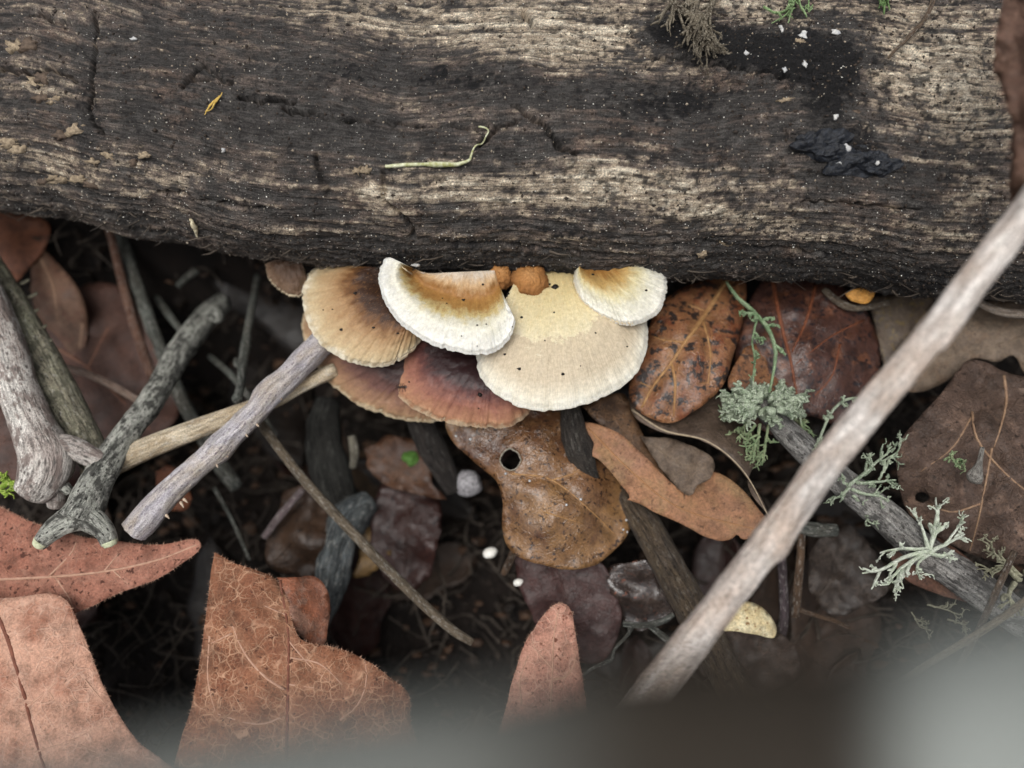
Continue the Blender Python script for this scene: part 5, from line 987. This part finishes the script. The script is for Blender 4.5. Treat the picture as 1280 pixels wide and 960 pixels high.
# ragged brown leaf at the right rim of the log
rg = [(1262, -60), (1254, 0), (1247, 40), (1243, 85), (1252, 110), (1262, 140), (1265, 175), (1262, 215), (1262, 250), (1256, 285), (1270, 290), (1285, 270), (1300, 230), (1340, 150), (1360, 40), (1340, -60)]
leaf('dark brown ragged leaf curling over the log beside the leaning stick', rg, [(1262, -60, .094), (1243, 85, .0905), (1265, 175, .086), (1256, 285, .076), (1300, 230, .086), (1360, 40, .098), (1340, -60, .098)], leaf_mat('ragged brown leaf', '#4a342a', '#5c4336', '#7d6454', None, 0, rough=.7, mott=.08), [(3, [(1320, -60), (1300, 60), (1290, 180), (1268, 280)])], plain_mat('ragged rib', '#6d5648', '#84705f', 1), hairs=(160, 12), seed=50, step=8, jag=5, rough=.002)

# weathered branch arching above the litter, between lens and leaves
t = NT('weathered arching branch'); tc = t.attr('tc', 'Vector'); ba = t.attr('barky')
n1 = t.noise(t.map(tc, sc=(1, 1, .3)), .5, 4); n2 = t.noise(tc, 2.5, 4)
gcol = t.mix(t.ramp(n1, [(.35, 0.), (.65, 1.)]), C4('#747874'), C4('#8c908c'))
bcol = t.mix(t.ramp(n1, [(.35, 0.), (.65, 1.)]), C4('#211c17'), C4('#2e2820'))
acol = t.mix(t.ramp(ba, [(0., 0.), (1., 1.)]), gcol, bcol); acol = t.mix(.6, acol, t.ramp(n2, [(.3, .7), (.7, 1.2)]), 'MULTIPLY')
am = t.out(acol, .8, n2, .5, .0005, .25)
pts = [(-1500, 1500, .105, 150), (-600, 1180, .136, 170), (-200, 1080, .1445, 200), (100, 1062, .146, 230), (350, 1028, .1465, 240), (600, 1000, .1465, 250), (800, 968, .1465, 260), (950, 958, .1465, 260), (1100, 950, .1465, 270), (1280, 930, .146, 290), (1500, 890, .144, 260), (1900, 850, .136, 200), (2900, 800, .105, 150)]
P, R = px_path(pts, 140)
V, F, tcx = tube_geo(P, R, 40, .08, 61, fscale=300)
qx_, qy_, _ = proj(V)
bk_ = .42 + .58 * sst(480, 820, qx_) - sst(1085, 1160, qx_)
arch = thing('arching_branch', 'thick weathered grey branch with a strip of dark bark, raised above the litter', 'branch', P[len(P) // 2])
mesh_obj('stem', V, F, am, arch, attrs={'tc': tcx, 'barky': bk_})

# ------------------------------------------------------------------ loose litter filling the hollows, tones lowered to deepen their shade
protos = []
for k in range(5):
    m = 12; a_ = np.linspace(-1, 1, 15)
    L = .016 + .004 * k; wd = L * (.34 + .05 * (k % 3)); Vx = []; 
    rows = np.linspace(-1, 1, 9)
    for q in a_:
        hw = wd * (1 - q * q) ** .6 * (1 + .12 * math.sin(q * 9 + k)) + 1e-5
        for r in rows:
            Vx.append((q * L, r * hw, .004 * (q * q) * (1 if k % 2 else -1) + .0025 * r * r * (1 if k < 3 else -1) - .0008 * math.exp(-(r / .12) ** 2) + .0010 * float(fbm(q * 2, r * 2, k * 3., 2, k))))
    Vx = np.array(Vx); i, j = np.meshgrid(np.arange(14), np.arange(8), indexing='ij')
    Q = np.stack([i * 9 + j, (i + 1) * 9 + j, (i + 1) * 9 + j + 1, i * 9 + j + 1], -1).reshape(-1, 4)
    protos.append((Vx, Q))
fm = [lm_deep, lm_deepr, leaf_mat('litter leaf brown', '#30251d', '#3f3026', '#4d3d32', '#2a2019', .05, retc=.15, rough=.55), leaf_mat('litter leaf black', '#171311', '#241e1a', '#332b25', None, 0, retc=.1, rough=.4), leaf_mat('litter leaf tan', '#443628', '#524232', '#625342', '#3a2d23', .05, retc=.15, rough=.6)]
lbl = ['deep brown narrow leaf buried in the litter', 'dark maroon narrow leaf buried in the litter', 'dull brown leaf buried in the litter', 'blackened wet leaf buried in the litter', 'tan faded leaf buried in the litter']
lmesh = []
for k in range(5):
    o = mesh_obj('litter_leaf', protos[k][0], protos[k][1], fm[k], attrs={'vein': np.exp(-(np.tile(np.linspace(-1, 1, 9), 15) / .1) ** 2)})
    lmesh.append(o.data); bpy.data.objects.remove(o)
r4 = np.random.default_rng(21)
for q in range(70):
    x, y = r4.uniform(-.15, .15), r4.uniform(-.115, .062)
    k = int(r4.choice(5, p=[.26, .24, .2, .28, .02]))
    o = bpy.data.objects.new('litter_leaf', lmesh[k]); COL.objects.link(o)
    o.location = (x, y, float(gh(np.array(x), np.array(y))) + r4.uniform(.0005, .007))
    o.rotation_euler = (r4.normal(0, .35), r4.normal(0, .35), r4.uniform(0, 6.28)); s_ = r4.uniform(.55, 1.15); o.scale = (s_, s_, s_)
    tag(o, lbl[k], 'leaf', ['deep brown litter leaves', 'maroon litter leaves', 'dull brown litter leaves', 'blackened litter leaves', 'tan litter leaves'][k])
    sm = o.modifiers.new('thickness', 'SOLIDIFY'); sm.thickness = .0003
# tiny torn leaf scraps
n_ = 1500; sx, sy = r4.uniform(-.15, .15, n_), r4.uniform(-.12, .06, n_); szz = gh(sx, sy) + r4.random(n_) ** 2 * .008 + .0003
an_ = r4.uniform(0, 6.28, n_); k5 = np.arange(5) * 2 * np.pi / 5; rd = r4.uniform(.0006, .0026, (n_, 1)) * r4.uniform(.5, 1.3, (n_, 5)); tl = r4.normal(0, .45, (n_, 2))
dx_, dy_ = rd * np.cos(k5 + an_[:, None]), rd * np.sin(k5 + an_[:, None]) * .6
Vs = np.stack([sx[:, None] + dx_, sy[:, None] + dy_, szz[:, None] + dx_ * tl[:, :1] + dy_ * tl[:, 1:]], -1).reshape(-1, 3)
Vs2 = Vs - [0, 0, .00015]; b5 = (np.arange(n_) * 5)[:, None]
fan = np.array([[0, 1, 2], [0, 2, 3], [0, 3, 4]])[None] + b5[:, None]
k_ = np.arange(5); sq = np.stack([k_, k_ + 5 * n_, (k_ + 1) % 5 + 5 * n_, (k_ + 1) % 5], 1)[None] + b5[:, None]
ls = mesh_obj('leaf_scraps', np.vstack([Vs, Vs2]), [fan.reshape(-1, 3), fan.reshape(-1, 3)[:, ::-1] + 5 * n_, sq.reshape(-1, 4)], plain_mat('leaf scraps', '#1f1712', '#57402f', .12, .6), smooth=False)
tag(ls, 'small torn dark leaf scraps strewn over the humus', 'leaf scraps'); ls['kind'] = 'stuff'
# humus crumbs and rootlets
cnt = 16000
cx_, cy_ = r4.uniform(-.16, .16, cnt), r4.uniform(-.13, .07, cnt); cz_ = gh(cx_, cy_)
oc = np.array([[1, 0, 0], [0, 1, 0], [-1, 0, 0], [0, -1, 0], [0, 0, 1], [0, 0, -1]], float)
of = np.array([[0, 1, 4], [1, 2, 4], [2, 3, 4], [3, 0, 4], [1, 0, 5], [2, 1, 5], [3, 2, 5], [0, 3, 5]])
sz = .0003 + .0018 * r4.random((cnt, 1, 1)) ** 4
Vc = np.stack([cx_, cy_, cz_], 1)[:, None] + oc[None] * (1 + .6 * r4.uniform(-1, 1, (cnt, 6, 3))) * sz * r4.uniform(.4, 1.6, (cnt, 1, 3))
hc = mesh_obj('humus_crumbs', Vc.reshape(-1, 3), (of[None] + (np.arange(cnt) * 6)[:, None, None]).reshape(-1, 3), plain_mat('humus crumbs', '#120e0c', '#2f261f', .25, .8), smooth=False)
tag(hc, 'dark humus crumbs scattered over the soil', 'humus'); hc['kind'] = 'stuff'
geos = []
for q in range(2600):
    x, y = r4.uniform(-.15, .15), r4.uniform(-.12, .06); z = float(gh(np.array(x), np.array(y))) + r4.random() ** 2 * .014 + .0004; a0 = r4.uniform(0, 6.28); L = r4.uniform(.004, .018)
    p = [np.array([x, y, z])]; 
    for k in range(3):
        a0 += r4.normal(0, .4); p.append(p[-1] + np.array([math.cos(a0), math.sin(a0), r4.normal(0, .25)]) * L / 3)
    geos.append(tube_geo(spline(np.array(p), 8), r4.uniform(.00008, .0005) * np.linspace(1, .5, 8), 6, .1, q))
V, F, tcx = merge(geos)
rt = mesh_obj('rootlets', V, F, bark_mat('rootlets', '#2a241f', '#5c5349', '#3a332d', fine=.25, pale=0), attrs={'tc': tcx})
tag(rt, 'fine dark rootlets and twig bits strewn through the humus', 'rootlets'); rt['kind'] = 'stuff'
